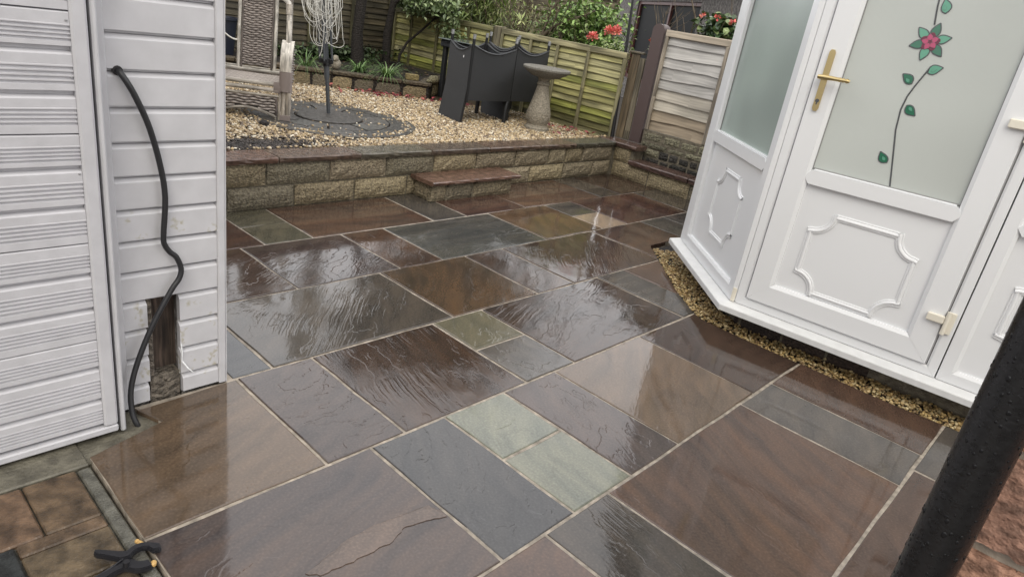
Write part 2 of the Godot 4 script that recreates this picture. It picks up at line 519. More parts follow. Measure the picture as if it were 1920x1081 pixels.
	mat("dryer_black", Color(0.012, 0.012, 0.014), 0.4)
	mat("cord", Color(0.66, 0.65, 0.61), 0.5)
	var wk = PackedByteArray(); wk.resize(128 * 128)
	for j in 128:
		for i in 128:
			var a = absf(sin(PI * j / 8.0)) * (0.55 + 0.45 * absf(sin(PI * i / 16.0 + (PI * 0.5 if (j / 8) % 2 == 1 else 0.0))))
			wk[j * 128 + i] = int(255.0 * a)
	var t_wk = ImageTexture.create_from_image(Image.create_from_data(128, 128, false, Image.FORMAT_L8, wk))
	mat("black_weave", Color(0.014, 0.0155, 0.018), 0.36, {"bump": t_wk, "amp": 0.5, "scale": Vector3(8, 8, 8)})
	mat("black_frame", Color(0.014, 0.015, 0.017), 0.4)
	mat("silver", Color(0.42, 0.43, 0.45), 0.35, {"metal": 0.7})
	mat("table_glass", Color(0.10, 0.12, 0.12), 0.08)
	mat("bath_stone", Color(0.42, 0.375, 0.30), 0.8, {"alb": t_dirty, "scale": Vector3(5, 5, 5), "bump": t_rock, "amp": 1.0, "tri": 1})
	mat("bath_rim", Color(0.43, 0.41, 0.36), 0.85, {"alb": t_dirty, "scale": Vector3(7, 7, 7), "bump": t_rock, "amp": 2.0, "tri": 1})
	mat("render_grey", Color(0.27, 0.25, 0.235), 0.9, {"alb": t_dirty, "scale": Vector3(1.5, 1.5, 1.5), "bump": t_fine, "amp": 1.2, "tri": 1})
	mat("red_frame", Color(0.10, 0.035, 0.030), 0.5)
	mat("dark_glass", Color(0.010, 0.011, 0.012), 0.5, {"spec": 0.15})
	mat("white_plastic", Color(0.75, 0.76, 0.77), 0.3)
	mat("roof_felt", Color(0.06, 0.06, 0.062), 0.85)
	mat("leaf", Color(1, 1, 1), 0.42, {"vc": true, "back": Color(0.25, 0.3, 0.1)})
	mat("bark", Color(0.035, 0.028, 0.024), 0.85, {"alb": t_dirty, "scale": Vector3(4, 4, 4), "bump": t_rock, "amp": 2.0, "tri": 1})
	mat("twig", Color(0.16, 0.125, 0.085), 0.8, {"alb": t_mot, "scale": Vector3(4, 4, 4), "tri": 1})
	mat("petal", Color(1, 1, 1), 0.5, {"vc": true, "back": Color(0.4, 0.2, 0.15)})
	mat("clamp", Color(0.014, 0.014, 0.017), 0.33)
	mat("pad", Color(0.52, 0.33, 0.12), 0.6)
	mat("navy", Color(0.016, 0.020, 0.034), 0.4)


func make_ground() -> void:
	var g := MB.new()
	g.quad(Vector3(-150, -0.07, -150), Vector3(150, -0.07, -150), Vector3(150, -0.07, 150), Vector3(-150, -0.07, 150), Vector3.UP)
	part("ground", g, M.ground, self).set_meta("kind", "structure")


func chop(poly: PackedVector2Array) -> PackedVector2Array:
	# long edges get a few points that wander a millimetre or two, as hand-dressed stone does
	var o := PackedVector2Array()
	for k in poly.size():
		var a = poly[k]; var b = poly[(k + 1) % poly.size()]
		o.append(a + Vector2(rf(-0.001, 0.001), rf(-0.001, 0.001)))
		var m = int((b - a).length() / 0.16)
		var nn = Vector2(b.y - a.y, a.x - b.x).normalized()
		for i in m:
			o.append(a.lerp(b, (i + 1.0) / (m + 1.0)) + nn * rf(-0.0030, 0.0026))
	return o


func slab(poly: PackedVector2Array, tone: Color, relief: int, angle: float, alb: int, parent: Node, ledge := PackedVector2Array()) -> void:
	poly = chop(poly)
	var ce := Vector2.ZERO
	for p in poly: ce += p
	ce /= poly.size()
	var m := MB.new()
	var off = Vector2(rf(0.65, 1.55), rf(0.65, 1.55))
	var tilt = Vector2(rf(-0.0035, 0.0035), rf(-0.0035, 0.0035))
	var yy = rf(-0.0012, 0.0012)
	var hh = func(p: Vector2) -> float: return yy + tilt.dot(p - ce)
	var uv = func(p: Vector2) -> Vector2: return (p - ce).rotated(angle) / 2.2 + off / 2.2
	var k = poly.size()
	var ins = Geometry2D.offset_polygon(poly, -0.004, Geometry2D.JOIN_MITER)
	var inner := PackedVector2Array()
	for i in k:
		var d0 = (poly[i] - poly[(i + k - 1) % k]).normalized(); var d1 = (poly[(i + 1) % k] - poly[i]).normalized()
		var n0 = Vector2(-d0.y, d0.x); var n1 = Vector2(-d1.y, d1.x)
		var nn = (n0 + n1).normalized() / maxf(0.5, (n0 + n1).normalized().dot(n0)) * rf(0.003, 0.0055)
		if ins.size() and Geometry2D.is_polygon_clockwise(poly): nn = -nn
		inner.append(poly[i] + nn)
	var idx = Geometry2D.triangulate_polygon(inner)
	if idx.is_empty(): idx = Geometry2D.triangulate_polygon(poly)
	for i in range(0, idx.size() - 2, 3):
		var q = [inner[idx[i]], inner[idx[i + 1]], inner[idx[i + 2]]]
		m.trin(Vector3(q[0].x, hh.call(q[0]), q[0].y), Vector3(q[1].x, hh.call(q[1]), q[1].y), Vector3(q[2].x, hh.call(q[2]), q[2].y), Vector3.UP, Vector3.UP, Vector3.UP, uv.call(q[0]), uv.call(q[1]), uv.call(q[2]))
	for i in k:
		var a = poly[i]; var b = poly[(i + 1) % k]
		var ai = inner[i]; var bi = inner[(i + 1) % k]
		var A = Vector3(ai.x, hh.call(ai), ai.y); var B = Vector3(bi.x, hh.call(bi), bi.y)
		var A2 = Vector3(a.x, hh.call(a) - 0.003, a.y); var B2 = Vector3(b.x, hh.call(b) - 0.003, b.y)
		var e = Vector3(a.x - ai.x, 0, a.y - ai.y).normalized()
		var eb = (e + Vector3.UP).normalized()
		m.trin(A, B, B2, Vector3.UP, Vector3.UP, eb, uv.call(ai), uv.call(bi), uv.call(b))
		m.trin(A, B2, A2, Vector3.UP, eb, eb, uv.call(ai), uv.call(b), uv.call(a))
		m.quad(A2, B2, B2 - Vector3(0, 0.03, 0), A2 - Vector3(0, 0.03, 0), e)
	var key = "slab_%d_%s" % [relief, tone.to_html(false)] + str(alb)
	if not M.has(key):
		var t = M.relief[relief]
		mat(key, tone, 0.115, {"spec": 0.52, "alb": M.stone_alb[alb], "bump": t, "amp": 0.95, "rt": M.wet})
		M[key].resource_name = "wet_sandstone"
	var o = part("paving_slab", m, M[key], parent)
	if ledge.size():
		var lm := MB.new()
		var jag := PackedVector2Array()
		for i in ledge.size():
			var a = ledge[i]; var b = ledge[(i + 1) % ledge.size()]
			for j in 5: jag.append(a.lerp(b, j / 5.0) + Vector2(rf(-1, 1), rf(-1, 1)) * (0.0035 if j else 0.001))
		var ix = Geometry2D.triangulate_polygon(jag)
		for i in range(0, ix.size() - 2, 3):
			var q = [jag[ix[i]], jag[ix[i + 1]], jag[ix[i + 2]]]
			lm.trin(Vector3(q[0].x, hh.call(q[0]) + 0.0026, q[0].y), Vector3(q[1].x, hh.call(q[1]) + 0.0022, q[1].y), Vector3(q[2].x, hh.call(q[2]) + 0.0024, q[2].y), Vector3.UP, Vector3.UP, Vector3.UP, uv.call(q[0]), uv.call(q[1]), uv.call(q[2]))
		for i in jag.size():
			var a = jag[i]; var b = jag[(i + 1) % jag.size()]
			lm.quad(Vector3(a.x, hh.call(a) + 0.0024, a.y), Vector3(b.x, hh.call(b) + 0.0024, b.y), Vector3(b.x, hh.call(b) - 0.002, b.y), Vector3(a.x, hh.call(a) - 0.002, a.y), Vector3(b.y - a.y, 0, a.x - b.x) * (1.0 if Geometry2D.is_polygon_clockwise(jag) else 1.0))
		var lk = mat("ledge", Color(.150, .108, .086), 0.12, {"spec": 0.52, "alb": M.stone_alb[0], "bump": M.relief[0], "amp": 0.95, "rt": M.wet})
		part("ledge", lm, lk, o)


func make_patio() -> void:
	var p := setting("patio")
	var bed := MB.new()
	var z_edge = 4.3
	var bp := PackedVector2Array([Vector2(-1.508, 1.889), Vector2(-1.284, 1.826), Vector2(-1.325, 1.70), Vector2(-1.03, 1.70), Vector2(-1.03, 0.0), Vector2(3.655, 0.0), Vector2(3.655, 1.50), Vector2(2.06, 1.50), Vector2(1.49, 2.05), Vector2(1.29, 2.275), Vector2(1.248, 2.36), Vector2(1.236, 2.60), Vector2(1.246, 3.244), Vector2(1.276, 3.548), Vector2(1.33, z_edge), Vector2(-1.5135, z_edge)])
	bed.extrude(bp, Transform3D(Basis(Vector3(1, 0, 0), Vector3(0, 0, 1), Vector3(0, -1, 0)), Vector3(0, -0.0045, 0)), 0.05)
	part("mortar_bed", bed, M.mortar, p)
	var B = Color(.112, .070, .051); var D = Color(.076, .050, .038); var R = Color(.106, .061, .047); var T = Color(.142, .100, .068)
	var G = Color(.104, .092, .081); var S = Color(.064, .062, .062); var P = Color(.094, .070, .061); var E = Color(.102, .098, .087)
	var O = Color(.165, .150, .105); var L = Color(.205, .212, .165); var C = Color(.39, .30, .22); var A = Color(.112, .074, .048); var K = Color(.096, .080, .066)
	var rows = [
		[[-1.1, -0.262, R, 0, 1], [-0.262, 0.028, O, 0, 0, 0.262, O], [0.028, 0.917, B, 0, 1], [0.917, 1.214, G, 0, 0], [1.214, 1.82, R, 0, 1], [1.82, 2.764, B, 0, 1], [2.764, 3.063, K, 0, 0], [3.063, 3.655, D, 0, 0]],
		[[-1.0, -0.401, D, 1, 0], [-0.401, 0.202, P, 2, 0], [0.202, 0.503, B, 2, 1], [0.503, 1.407, E, 2, 0], [1.407, 2.023, A, 0, 1], [2.023, 2.339, G, 0, 0, 0.826, C], [2.339, 3.252, R, 0, 1], [3.252, 3.655, K, 0, 0]],
		[[-1.0, -0.843, S, 0, 0], [-0.843, 0.061, K, 1, 0], [0.061, 0.661, A, 0, 1], [0.661, 0.973, D, 0, 1], [0.973, 1.873, D, 1, 1], [1.873, 2.501, B, 0, 1], [2.501, 2.83, G, 0, 0], [2.83, 3.655, G, 0, 0]],
		[[-0.985, -0.685, P, 2, 0], [-0.685, -0.072, D, 1, 1], [-0.072, 0.237, O, 2, 0, 1.990, G], [0.237, 1.175, D, 1, 1], [1.175, 1.44, G, 0, 0], [1.44, 2.3, B, 0, 0]],
		[[-1.512, -0.828, P, 0, 1], [-0.828, -0.514, S, 2, 0], [-0.514, -0.21, L, 0, 0, 2.586, L], [-0.21, 0.096, P, 2, 0], [0.096, 0.734, T, 0, 0], [0.734, 1.6, D, 0, 0]],
		[[-1.512, -0.658, B, 0, 1], [-0.658, -0.351, K, 1, 0], [-0.351, 0.594, B, 0, 1], [0.594, 0.904, G, 0, 0], [0.904, 1.6, B, 0, 0]],
		[[-1.512, -0.15, B, 0, 1], [-0.15, 0.762, B, 0, 0], [0.762, 1.6, G, 0, 0]],
	]
	var angles = [
		[0.2, 0.4, -0.1, 0.5, 0.0, -0.2, 0.3, 0.1], [0.5, 0.7, 0.9, 0.2, 0.9, 0.1, 0.3, 0.2], [0.2, 0.82, 0.9, 0.6, 0.75, 0.4, 0.2, 0.0],
		[0.4, 1.35, 0.9, 0.35, 0.1, 0.0], [0.4, 0.9, 0.9, 1.1, 0.5, 0.2], [0.5, 1.45, 1.2, 0.3, 0.3], [0.3, 0.2, 0.1]]
	var trench = PackedVector2Array([Vector2(5, 1.50), Vector2(2.06, 1.50), Vector2(1.49, 2.05), Vector2(1.29, 2.275), Vector2(1.248, 2.36), Vector2(1.236, 2.60), Vector2(1.246, 3.244), Vector2(1.276, 3.548), Vector2(1.33, 4.4), Vector2(5, 4.4)])
	var LEDGE = PackedVector2Array([Vector2(-1.258, 2.624), Vector2(-1.134, 2.592), Vector2(-1.027, 2.586), Vector2(-0.921, 2.603), Vector2(-0.858, 2.611), Vector2(-0.840, 2.647), Vector2(-0.840, 2.679), Vector2(-0.897, 2.658), Vector2(-0.961, 2.642), Vector2(-1.018, 2.665), Vector2(-1.100, 2.664), Vector2(-1.176, 2.657), Vector2(-1.234, 2.651)])
	var J = 0.0055
	for r in rows.size():
		for q in rows[r].size():
			var s = rows[r][q]
			var z0 = LEVELS[r] + J; var z1 = LEVELS[r + 1] - J
			if r == 0: z0 = 0.006
			var parts = [[z0, z1, s[2]]]
			if s.size() > 5:
				parts = [[z0, s[5] - J, s[2]], [s[5] + J, z1, s[6]]]
			for u in parts.size():
				var w = parts[u]
				var poly = PackedVector2Array([Vector2(s[0] + J, w[0]), Vector2(s[1] - J, w[0]), Vector2(s[1] - J, w[1]), Vector2(s[0] + J, w[1])])
				var cut = Geometry2D.clip_polygons(poly, trench)
				var tone = w[2].lerp(w[2] * rf(0.85, 1.2), 1.0)
				for c in cut:
					if Geometry2D.is_polygon_clockwise(c): continue
					slab(c, tone, s[3], angles[r][q] + (0.5 if u else 0.0), s[4], p, LEDGE if r == 4 and q == 0 else PackedVector2Array())
	slab(PackedVector2Array([Vector2(-1.507, 1.886), Vector2(-1.285, 1.822), Vector2(-1.325, 1.722), Vector2(-0.991, 1.709), Vector2(-0.991, 2.2855), Vector2(-1.507, 2.2855)]), T, 0, 0.3, 0, p)
	# block paving and the concrete strip before the garage door
	var d := setting("driveway")
	var strip := MB.new()
	strip.span(Vector3(-5.5, -0.06, 1.70), Vector3(-1.515, -0.010, 1.905), 0.004)
	strip.span(Vector3(-1.5145, -0.06, 1.70), Vector3(-1.24, -0.016, 1.90))
	part("concrete_strip", strip, M.concrete, d)
	var base := MB.new()
	base.span(Vector3(-5.5, -0.06, 1.906), Vector3(-1.5135, -0.024, 4.5))
	part("sand_bed", base, M.wet_mortar, d)
	var gut := MB.new()
	gut.span(Vector3(-1.549, -0.05, 1.912), Vector3(-1.5155, -0.014, 4.4), 0.004)
	part("mortar_fillet", gut, M.wet_mortar, d)
	var tones = [Color(.145, .098, .062), Color(.165, .104, .064), Color(.135, .102, .072), Color(.16, .118, .072), Color(.12, .088, .066)]
	var put_block = func(x0: float, z0: float, x1: float, z1: float, tone: Color) -> void:
		var b := MB.new()
		b.col = tone * rf(0.9, 1.12)
		b.span(Vector3(x0 + 0.0018, -0.065, z0 + 0.0018), Vector3(x1 - 0.0018, -0.013 + rf(-0.0012, 0.0012), z1 - 0.0018), 0.004)
		part("paving_block", b, M.block, d)
	put_block.call(-1.68, 1.908, -1.552, 2.126, tones[0])
	put_block.call(-1.80, 1.908, -1.68, 2.126, tones[1])
	put_block.call(-1.92, 1.908, -1.80, 2.126, tones[2])
	put_block.call(-1.745, 2.126, -1.552, 2.174, tones[0])
	put_block.call(-1.87, 2.126, -1.745, 2.26, Color(.035, .037, .038))
	put_block.call(-1.745, 2.174, -1.552, 2.318, tones[3])
	put_block.call(-1.745, 2.318, -1.552, 2.52, tones[2])
	put_block.call(-1.87, 2.26, -1.745, 2.52, tones[4])
	for r in 10:
		for q in 14:
			var x1 = -1.552 - q * 0.2 - (0.1 if r % 2 else 0.0) + 0.1
			if x1 > -1.552: x1 = -1.552
			var z0 = 2.52 + r * 0.17
			put_block.call(-1.552 - (q + 1) * 0.2 - (0.1 if r % 2 else 0.0) + 0.1, z0, x1, z0 + 0.17, tones[rng.randi() % 5])


func make_garage() -> void:
	var g := thing("garage", "white clad garage with ribbed up-and-over door and a cut-out hole low in its corner", "garage")
	var zf = 1.70
	# body behind the cladding
	var body := MB.new()
	body.span(Vector3(-1.345, -0.06, zf - 0.16), Vector3(-1.27, 2.35, zf - 0.024))
	body.span(Vector3(-1.165, -0.06, zf - 0.16), Vector3(-1.035, 2.35, zf - 0.024))
	body.span(Vector3(-1.27, 0.37, zf - 0.16), Vector3(-1.165, 2.35, zf - 0.024))
	body.span(Vector3(-1.135, -0.06, -3.4), Vector3(-1.035, 2.35, zf - 0.161))
	body.span(Vector3(-4.4, -0.06, -3.5), Vector3(-1.035, 2.35, -3.401))
	body.span(Vector3(-4.5, -0.06, -3.5), Vector3(-4.401, 2.35, zf + 0.06))
	body.span(Vector3(-4.4, 2.06, zf - 0.05), Vector3(-1.346, 2.35, zf + 0.07))
	part("wall", body, M.render_grey, g)
	var roof := MB.new()
	roof.span(Vector3(-4.6, 2.352, -3.6), Vector3(-0.95, 2.44, zf + 0.25), 0.01)
	part("roof", roof, M.roof_felt, g)
	var fascia := MB.new()
	fascia.span(Vector3(-4.6, 2.18, zf + 0.251), Vector3(-0.95, 2.44, zf + 0.275), 0.004)
	part("fascia", fascia, M.cladding, g)
	# cladding boards
	var pitch = 0.0972
	for i in range(0, 23):
		var y0 = -0.028 + i * pitch
		var y1 = y0 + pitch
		var spans = [[-1.338, -1.049]]
		if i < 4: spans = [[-1.338, -1.271 + rf(-0.004, 0.004)], [-1.171 + rf(-0.003, 0.003), -1.049]]
		for s in spans:
			var b := MB.new()
			b.uvo = Vector2(rf(0, 9), rf(0, 9))
			var pf = PackedVector2Array([Vector2(-0.024, y0 + 0.0005), Vector2(-0.014, y0 + 0.0005), Vector2(-0.014, y0 + 0.0065), Vector2(0.0, y0 + 0.0085), Vector2(0.0, y1 - 0.013), Vector2(-0.003, y1 - 0.009), Vector2(-0.014, y1 - 0.001), Vector2(-0.024, y1 - 0.001)])
			if i == 0: pf[0].y = 0.0; pf[1].y = 0.002; 
			if i == 0: pf[2].y = 0.004; pf[3].y = 0.006
			b.extrude(pf, Transform3D(Basis(Vector3(0, 0, 1), Vector3(0, 1, 0), Vector3(-1, 0, 0)), Vector3(s[1], 0, zf)), s[1] - s[0])
			part("cladding_board", b, M.cladding_dirty if i < 4 or i == 6 else M.cladding, g)
	var trim := MB.new()
	trim.span(Vector3(-1.0485, 0.0, zf - 0.035), Vector3(-1.024, 2.35, zf + 0.006), 0.003)
	trim.span(Vector3(-1.0235, 0.0, zf - 0.06), Vector3(-1.0205, 2.35, zf + 0.004))
	part("corner_trim", trim, M.cladding, g)
	var jamb := MB.new()
	jamb.span(Vector3(-1.3795, 0.0, zf - 0.02), Vector3(-1.339, 2.1, zf + 0.012), 0.004)
	jamb.span(Vector3(-1.394, -0.012, zf - 0.02), Vector3(-1.380, 2.1, zf + 0.098), 0.004)
	part("door_jamb", jamb, M.cladding, g)
	var slot := MB.new()
	slot.span(Vector3(-1.41, -0.012, zf - 0.02), Vector3(-1.3945, 2.06, zf + 0.05))
	part("door_gap", slot, M.gap, g)
	# the hole: old board at the back, brick reveal on the left, a brick below
	var hole := MB.new()
	hole.span(Vector3(-1.272, 0.083, zf - 0.155), Vector3(-1.165, 0.372, zf - 0.062))
	part("old_board", hole, M.old_board, g)
	var rev := MB.new()
	rev.col = Color(.20, .17, .14)
	rev.span(Vector3(-1.268, 0.086, zf - 0.0615), Vector3(-1.252, 0.372, zf - 0.010), 0.003)
	part("hole_reveal", rev, M.old_stone, g)
	var lb := MB.new()
	lb.col = Color(.21, .18, .145)
	lb.rough_face(Transform3D(Basis(), Vector3(-1.219, -0.02, zf - 0.016)), 0.094, 0.103, 0.12, 0.008, rng, 6, 5)
	part("exposed_brick", lb, M.old_stone, g)
	var sp := MB.new()
	sp.tube([Vector3(-1.171, 0.125, zf - 0.002), Vector3(-1.158, 0.10, zf + 0.014), Vector3(-1.143, 0.082, zf + 0.02)], [0.0035, 0.003, 0.0012], 5)
	sp.tube([Vector3(-1.171, 0.19, zf - 0.002), Vector3(-1.1695, 0.16, zf + 0.004), Vector3(-1.1705, 0.12, zf + 0.002)], [0.002, 0.003, 0.002], 5)
	part("torn_strip", sp, M.upvc, g)
	# door
	var zd = zf + 0.10
	var df := MB.new()
	df.span(Vector3(-1.4405, 0.026, zd - 0.03), Vector3(-1.4035, 2.05, zd + 0.008), 0.006)
	df.span(Vector3(-3.9, 0.026, zd - 0.03), Vector3(-3.863, 2.05, zd + 0.008), 0.006)
	df.span(Vector3(-3.9, 0.002, zd - 0.03), Vector3(-1.4035, 0.0255, zd + 0.008), 0.004)
	df.span(Vector3(-3.9, 0.0, zd - 0.05), Vector3(-1.42, 2.05, zd - 0.031))
	var door = part("garage_door", df, M.door_metal, g)
	var lines = [0.028, 0.117, 0.2245, 0.317, 0.4125, 0.5155, 0.608, 0.7075, 0.8115, 0.900, 0.9965, 1.1005, 1.189, 1.285, 1.385, 1.475, 1.575, 1.675, 1.765, 1.865, 1.965, 2.05]
	for i in lines.size() - 1:
		var y0 = lines[i]; var y1 = lines[i + 1]
		var thin_top = (i + 1) % 3 == 0
		var pf = PackedVector2Array()
		pf.append(Vector2(-0.030, y0)); pf.append(Vector2(-0.014, y0)); pf.append(Vector2(-0.014, y0 + 0.010)); pf.append(Vector2(0.0, y0 + 0.011))
		var a = lerpf(y0, y1, 0.24); var z = lerpf(y0, y1, 0.68)
		pf.append(Vector2(0.0, a))
		for k in 4:
			var c = lerpf(a, z, k / 4.0); var st = (z - a) / 4.0
			pf.append(Vector2(-0.0045, c + st * 0.12)); pf.append(Vector2(-0.0045, c + st * 0.42)); pf.append(Vector2(0.0008, c + st * 0.72)); pf.append(Vector2(0.0008, c + st * 0.98))
		pf.append(Vector2(0.0, z + 0.001))
		if thin_top:
			pf.append(Vector2(0.0, y1 - 0.003)); pf.append(Vector2(-0.003, y1)); pf.append(Vector2(-0.030, y1))
		else:
			pf.append(Vector2(0.0, y1 - 0.009)); pf.append(Vector2(-0.003, y1 - 0.0055)); pf.append(Vector2(-0.014, y1 - 0.0005)); pf.append(Vector2(-0.030, y1 - 0.0004))
		if i > 0 and i % 3 == 0:
			pf[2] = Vector2(-0.010, y0 + 0.002); pf[3] = Vector2(0.0, y0 + 0.004)
		var b := MB.new()
		b.uvo = Vector2(rf(0, 9), rf(0, 9))
		b.extrude(pf, Transform3D(Basis(Vector3(0, 0, 1), Vector3(0, 1, 0), Vector3(-1, 0, 0)), Vector3(-1.441, 0, zd)), 2.42)
		part("door_board", b, M.door_metal, door)
	for y in [1.17, 1.04, 1.22, 0.80]:
		var sc := MB.new()
		sc.blob(Vector3(-1.4475, y, zd + 0.001), Vector3(0.003, 0.003, 0.0015), 4, 0.0, rng)
		part("screw", sc, M.seal, door)
	# black hose out of the wall
	var pts = [[-1.31, 1.042, -0.03], [-1.309, 1.043, 0.006], [-1.297, 1.021, 0.02], [-1.275, 0.976, 0.023], [-1.245, 0.897, 0.022], [-1.22, 0.789, 0.02], [-1.21, 0.693, 0.02], [-1.219, 0.578, 0.02], [-1.217, 0.547, 0.02], [-1.203, 0.521, 0.021], [-1.185, 0.502, 0.022], [-1.173, 0.463, 0.024], [-1.181, 0.431, 0.026], [-1.207, 0.396, 0.028], [-1.268, 0.293, 0.034], [-1.319, 0.179, 0.04], [-1.346, 0.098, 0.052], [-1.352, 0.031, 0.068], [-1.347, -0.006, 0.082], [-1.336, -0.042, 0.096], [-1.328, -0.082, 0.12]]
	var path = []
	for i in pts.size() - 1:
		for k in 4:
			var q = []
			for e in [-1, 0, 1, 2]:
				var w = pts[clampi(i + e, 0, pts.size() - 1)]
				q.append(Vector3(w[0], w[1], zf + w[2]))
			path.append(q[1].cubic_interpolate(q[2], q[0], q[3], k / 4.0))
	var hm := MB.new()
	hm.tube(path, 0.0084, 12)
	tag(part("hose", hm, M.hose, self), "black flexible hose drooping from a hole in the white garage cladding", "hose")
	var hl := MB.new()
	hl.tube([Vector3(-1.31, 1.046, zf - 0.006), Vector3(-1.31, 1.044, zf + 0.0015)], 0.0130, 12)
	part("hose_hole", hl, M.gap, g)


# a bead of moulding that follows a path on a face (local xy, outwards z)
func bead(pts: Array, r: float) -> MB:
	var m := MB.new()
	var path = []
	for p in pts: path.append(Vector3(p.x, p.y, 0.0))
	var prof = [Vector2(-r, -0.002), Vector2(-r, r * 0.16), Vector2(-r * 0.78, r * 0.26), Vector2(-r * 0.55, r * 0.20), Vector2(-r * 0.35, r * 0.42), Vector2(r * 0.05, r * 0.58), Vector2(r * 0.35, r * 0.50), Vector2(r * 0.55, r * 0.22), Vector2(r * 0.78, r * 0.26), Vector2(r, r * 0.14), Vector2(r, -0.002)]
	var k = pts.size()
	var rings = []
	for i in k:
		var d0 = (pts[i] - pts[maxi(i - 1, 0)]).normalized() if i > 0 else (pts[1] - pts[0]).normalized()
		var d1 = (pts[mini(i + 1, k - 1)] - pts[i]).normalized() if i < k - 1 else d0
		var t = (d0 + d1).normalized()
		var nn = Vector2(-t.y, t.x)
		var s = 1.0 / maxf(0.6, nn.dot(Vector2(-d1.y, d1.x)))
		var ring = []
		for q in prof:
			ring.append(Vector3(pts[i].x + nn.x * q.x * s, pts[i].y + nn.y * q.x * s, q.y))
		rings.append(ring)
	for i in k - 1:
		for j in prof.size() - 1:
			var a = rings[i][j]; var b = rings[i][j + 1]; var c = rings[i + 1][j + 1]; var e = rings[i + 1][j]
			var g = (b - a).cross(e - a)
			m.quad(a, b, c, e, g if g.z > 0 else -g)
	return m


# decorative panel moulding: a rectangle whose corners are scooped
func scooped(x0: float, x1: float, y0: float, y1: float, r: float) -> Array:
	var o = []
	var corners = [[x0, y0, 1, 1], [x1, y0, -1, 1], [x1, y1, -1, -1], [x0, y1, 1, -1]]
	for ci in 4:
		var c = corners[ci]
		var k = []
		for i in 9:
			var a = PI * 0.5 * i / 8.0
			k.append(Vector2(c[0] + c[2] * r * sin(a) * 0.94, c[1] + c[3] * r * cos(a) * 0.94))
		# little ears where the scoop meets the straight run
		k.insert(0, Vector2(c[0] - c[2] * r * 0.12, c[1] + c[3] * r * 0.98))
		k.append(Vector2(c[0] + c[2] * r * 0.98, c[1] - c[3] * r * 0.12))
		if ci == 1 or ci == 3: k.reverse()
		o.append(k)
	return o


func frame_rect(m: MB, x0: float, x1: float, y0: float, y1: float, w: float, z0: float, z1: float, ch := 0.008) -> void:
	# four mitred members with a sloping glazing bead on the inside
	var outc = [Vector2(x0, y0), Vector2(x1, y0), Vector2(x1, y1), Vector2(x0, y1)]
	var inc = [Vector2(x0 + w, y0 + w), Vector2(x1 - w, y0 + w), Vector2(x1 - w, y1 - w), Vector2(x0 + w, y1 - w)]
	for i in 4:
		var j = (i + 1) % 4
		var e = (outc[j] - outc[i]).normalized()
		var s = 0.0004
		var nn = Vector2(-e.y, e.x)
		var a = outc[i] + e * s; var b = outc[j] - e * s; var c = inc[j] - e * s; var d = inc[i] + e * s
		var c1 = c - nn * ch * 1.6 + e * ch * 1.6; var d1 = d - nn * ch * 1.6 - e * ch * 1.6
		var a1 = a + nn * 0.003 + e * 0.003; var b1 = b + nn * 0.003 - e * 0.003
		var V = func(p: Vector2, z: float) -> Vector3: return Vector3(p.x, p.y, z)
		m.quad(V.call(a1, z1), V.call(b1, z1), V.call(c1, z1), V.call(d1, z1), Vector3(0, 0, 1))
		m.quad(V.call(d1, z1), V.call(c1, z1), V.call(c, z1 - ch), V.call(d, z1 - ch), Vector3(nn.x, nn.y, 1))
		m.quad(V.call(a1, z1), V.call(b1, z1), V.call(b, z1 - 0.003), V.call(a, z1 - 0.003), Vector3(-nn.x, -nn.y, 1))
		m.quad(V.call(d, z1 - ch), V.call(c, z1 - ch), V.call(c, z0), V.call(d, z0), Vector3(nn.x, nn.y, 0))
		m.quad(V.call(a, z1 - 0.003), V.call(b, z1 - 0.003), V.call(b, z0), V.call(a, z0), Vector3(-nn.x, -nn.y, 0))
		m.quad(V.call(a, z0), V.call(b, z0), V.call(c, z0), V.call(d, z0), Vector3(0, 0, -1))


func midrail(m: MB, x0: float, x1: float, y0: float, y1: float, z0: float, z1: float) -> void:
	# rail with arrow-pointed ends where it runs into the stiles
	var h = (y1 - y0) * 0.5
	var pf = PackedVector2Array([Vector2(x0, y0), Vector2(x1, y0), Vector2(x1 + h * 0.85, y0 + h), Vector2(x1, y1), Vector2(x0, y1), Vector2(x0 - h * 0.85, y0 + h)])
	m.extrude(pf, Transform3D(Basis(), Vector3(0, 0, z0)), z1 - z0)
	m.span(Vector3(x0 + 0.006, y1, z0), Vector3(x1 - 0.006, y1 + 0.006, z1 - 0.008), 0.002)
	m.span(Vector3(x0 + 0.006, y0 - 0.006, z0), Vector3(x1 - 0.006, y0, z1 - 0.008), 0.002)


func panel_moulding(parent: Node, x0: float, x1: float, y0: float, y1: float, z: float, r := 0.085) -> void:
	var sc = scooped(x0, x1, y0, y1, r)
	for k in sc:
		var o = part("corner_moulding", bead(k, 0.0155), M.upvc, parent)
		o.position = Vector3(0, 0, z + 0.0012)
	var runs = [[Vector2(x0 + r, y0), Vector2(x1 - r, y0)], [Vector2(x1, y0 + r), Vector2(x1, y1 - r)], [Vector2(x1 - r, y1), Vector2(x0 + r, y1)], [Vector2(x0, y1 - r), Vector2(x0, y0 + r)]]
	for k in runs:
		var o = part("straight_moulding", bead(k, 0.0155), M.upvc, parent)
		o.position = Vector3(0, 0, z)


func gasket(parent: Node, x0: float, x1: float, y0: float, y1: float, z: float) -> void:
	var m := MB.new()
	frame_rect(m, x0 - 0.004, x1 + 0.004, y0 - 0.004, y1 + 0.004, 0.0075, z, z + 0.004, 0.001)
	part("gasket", m, M.gasket, parent)


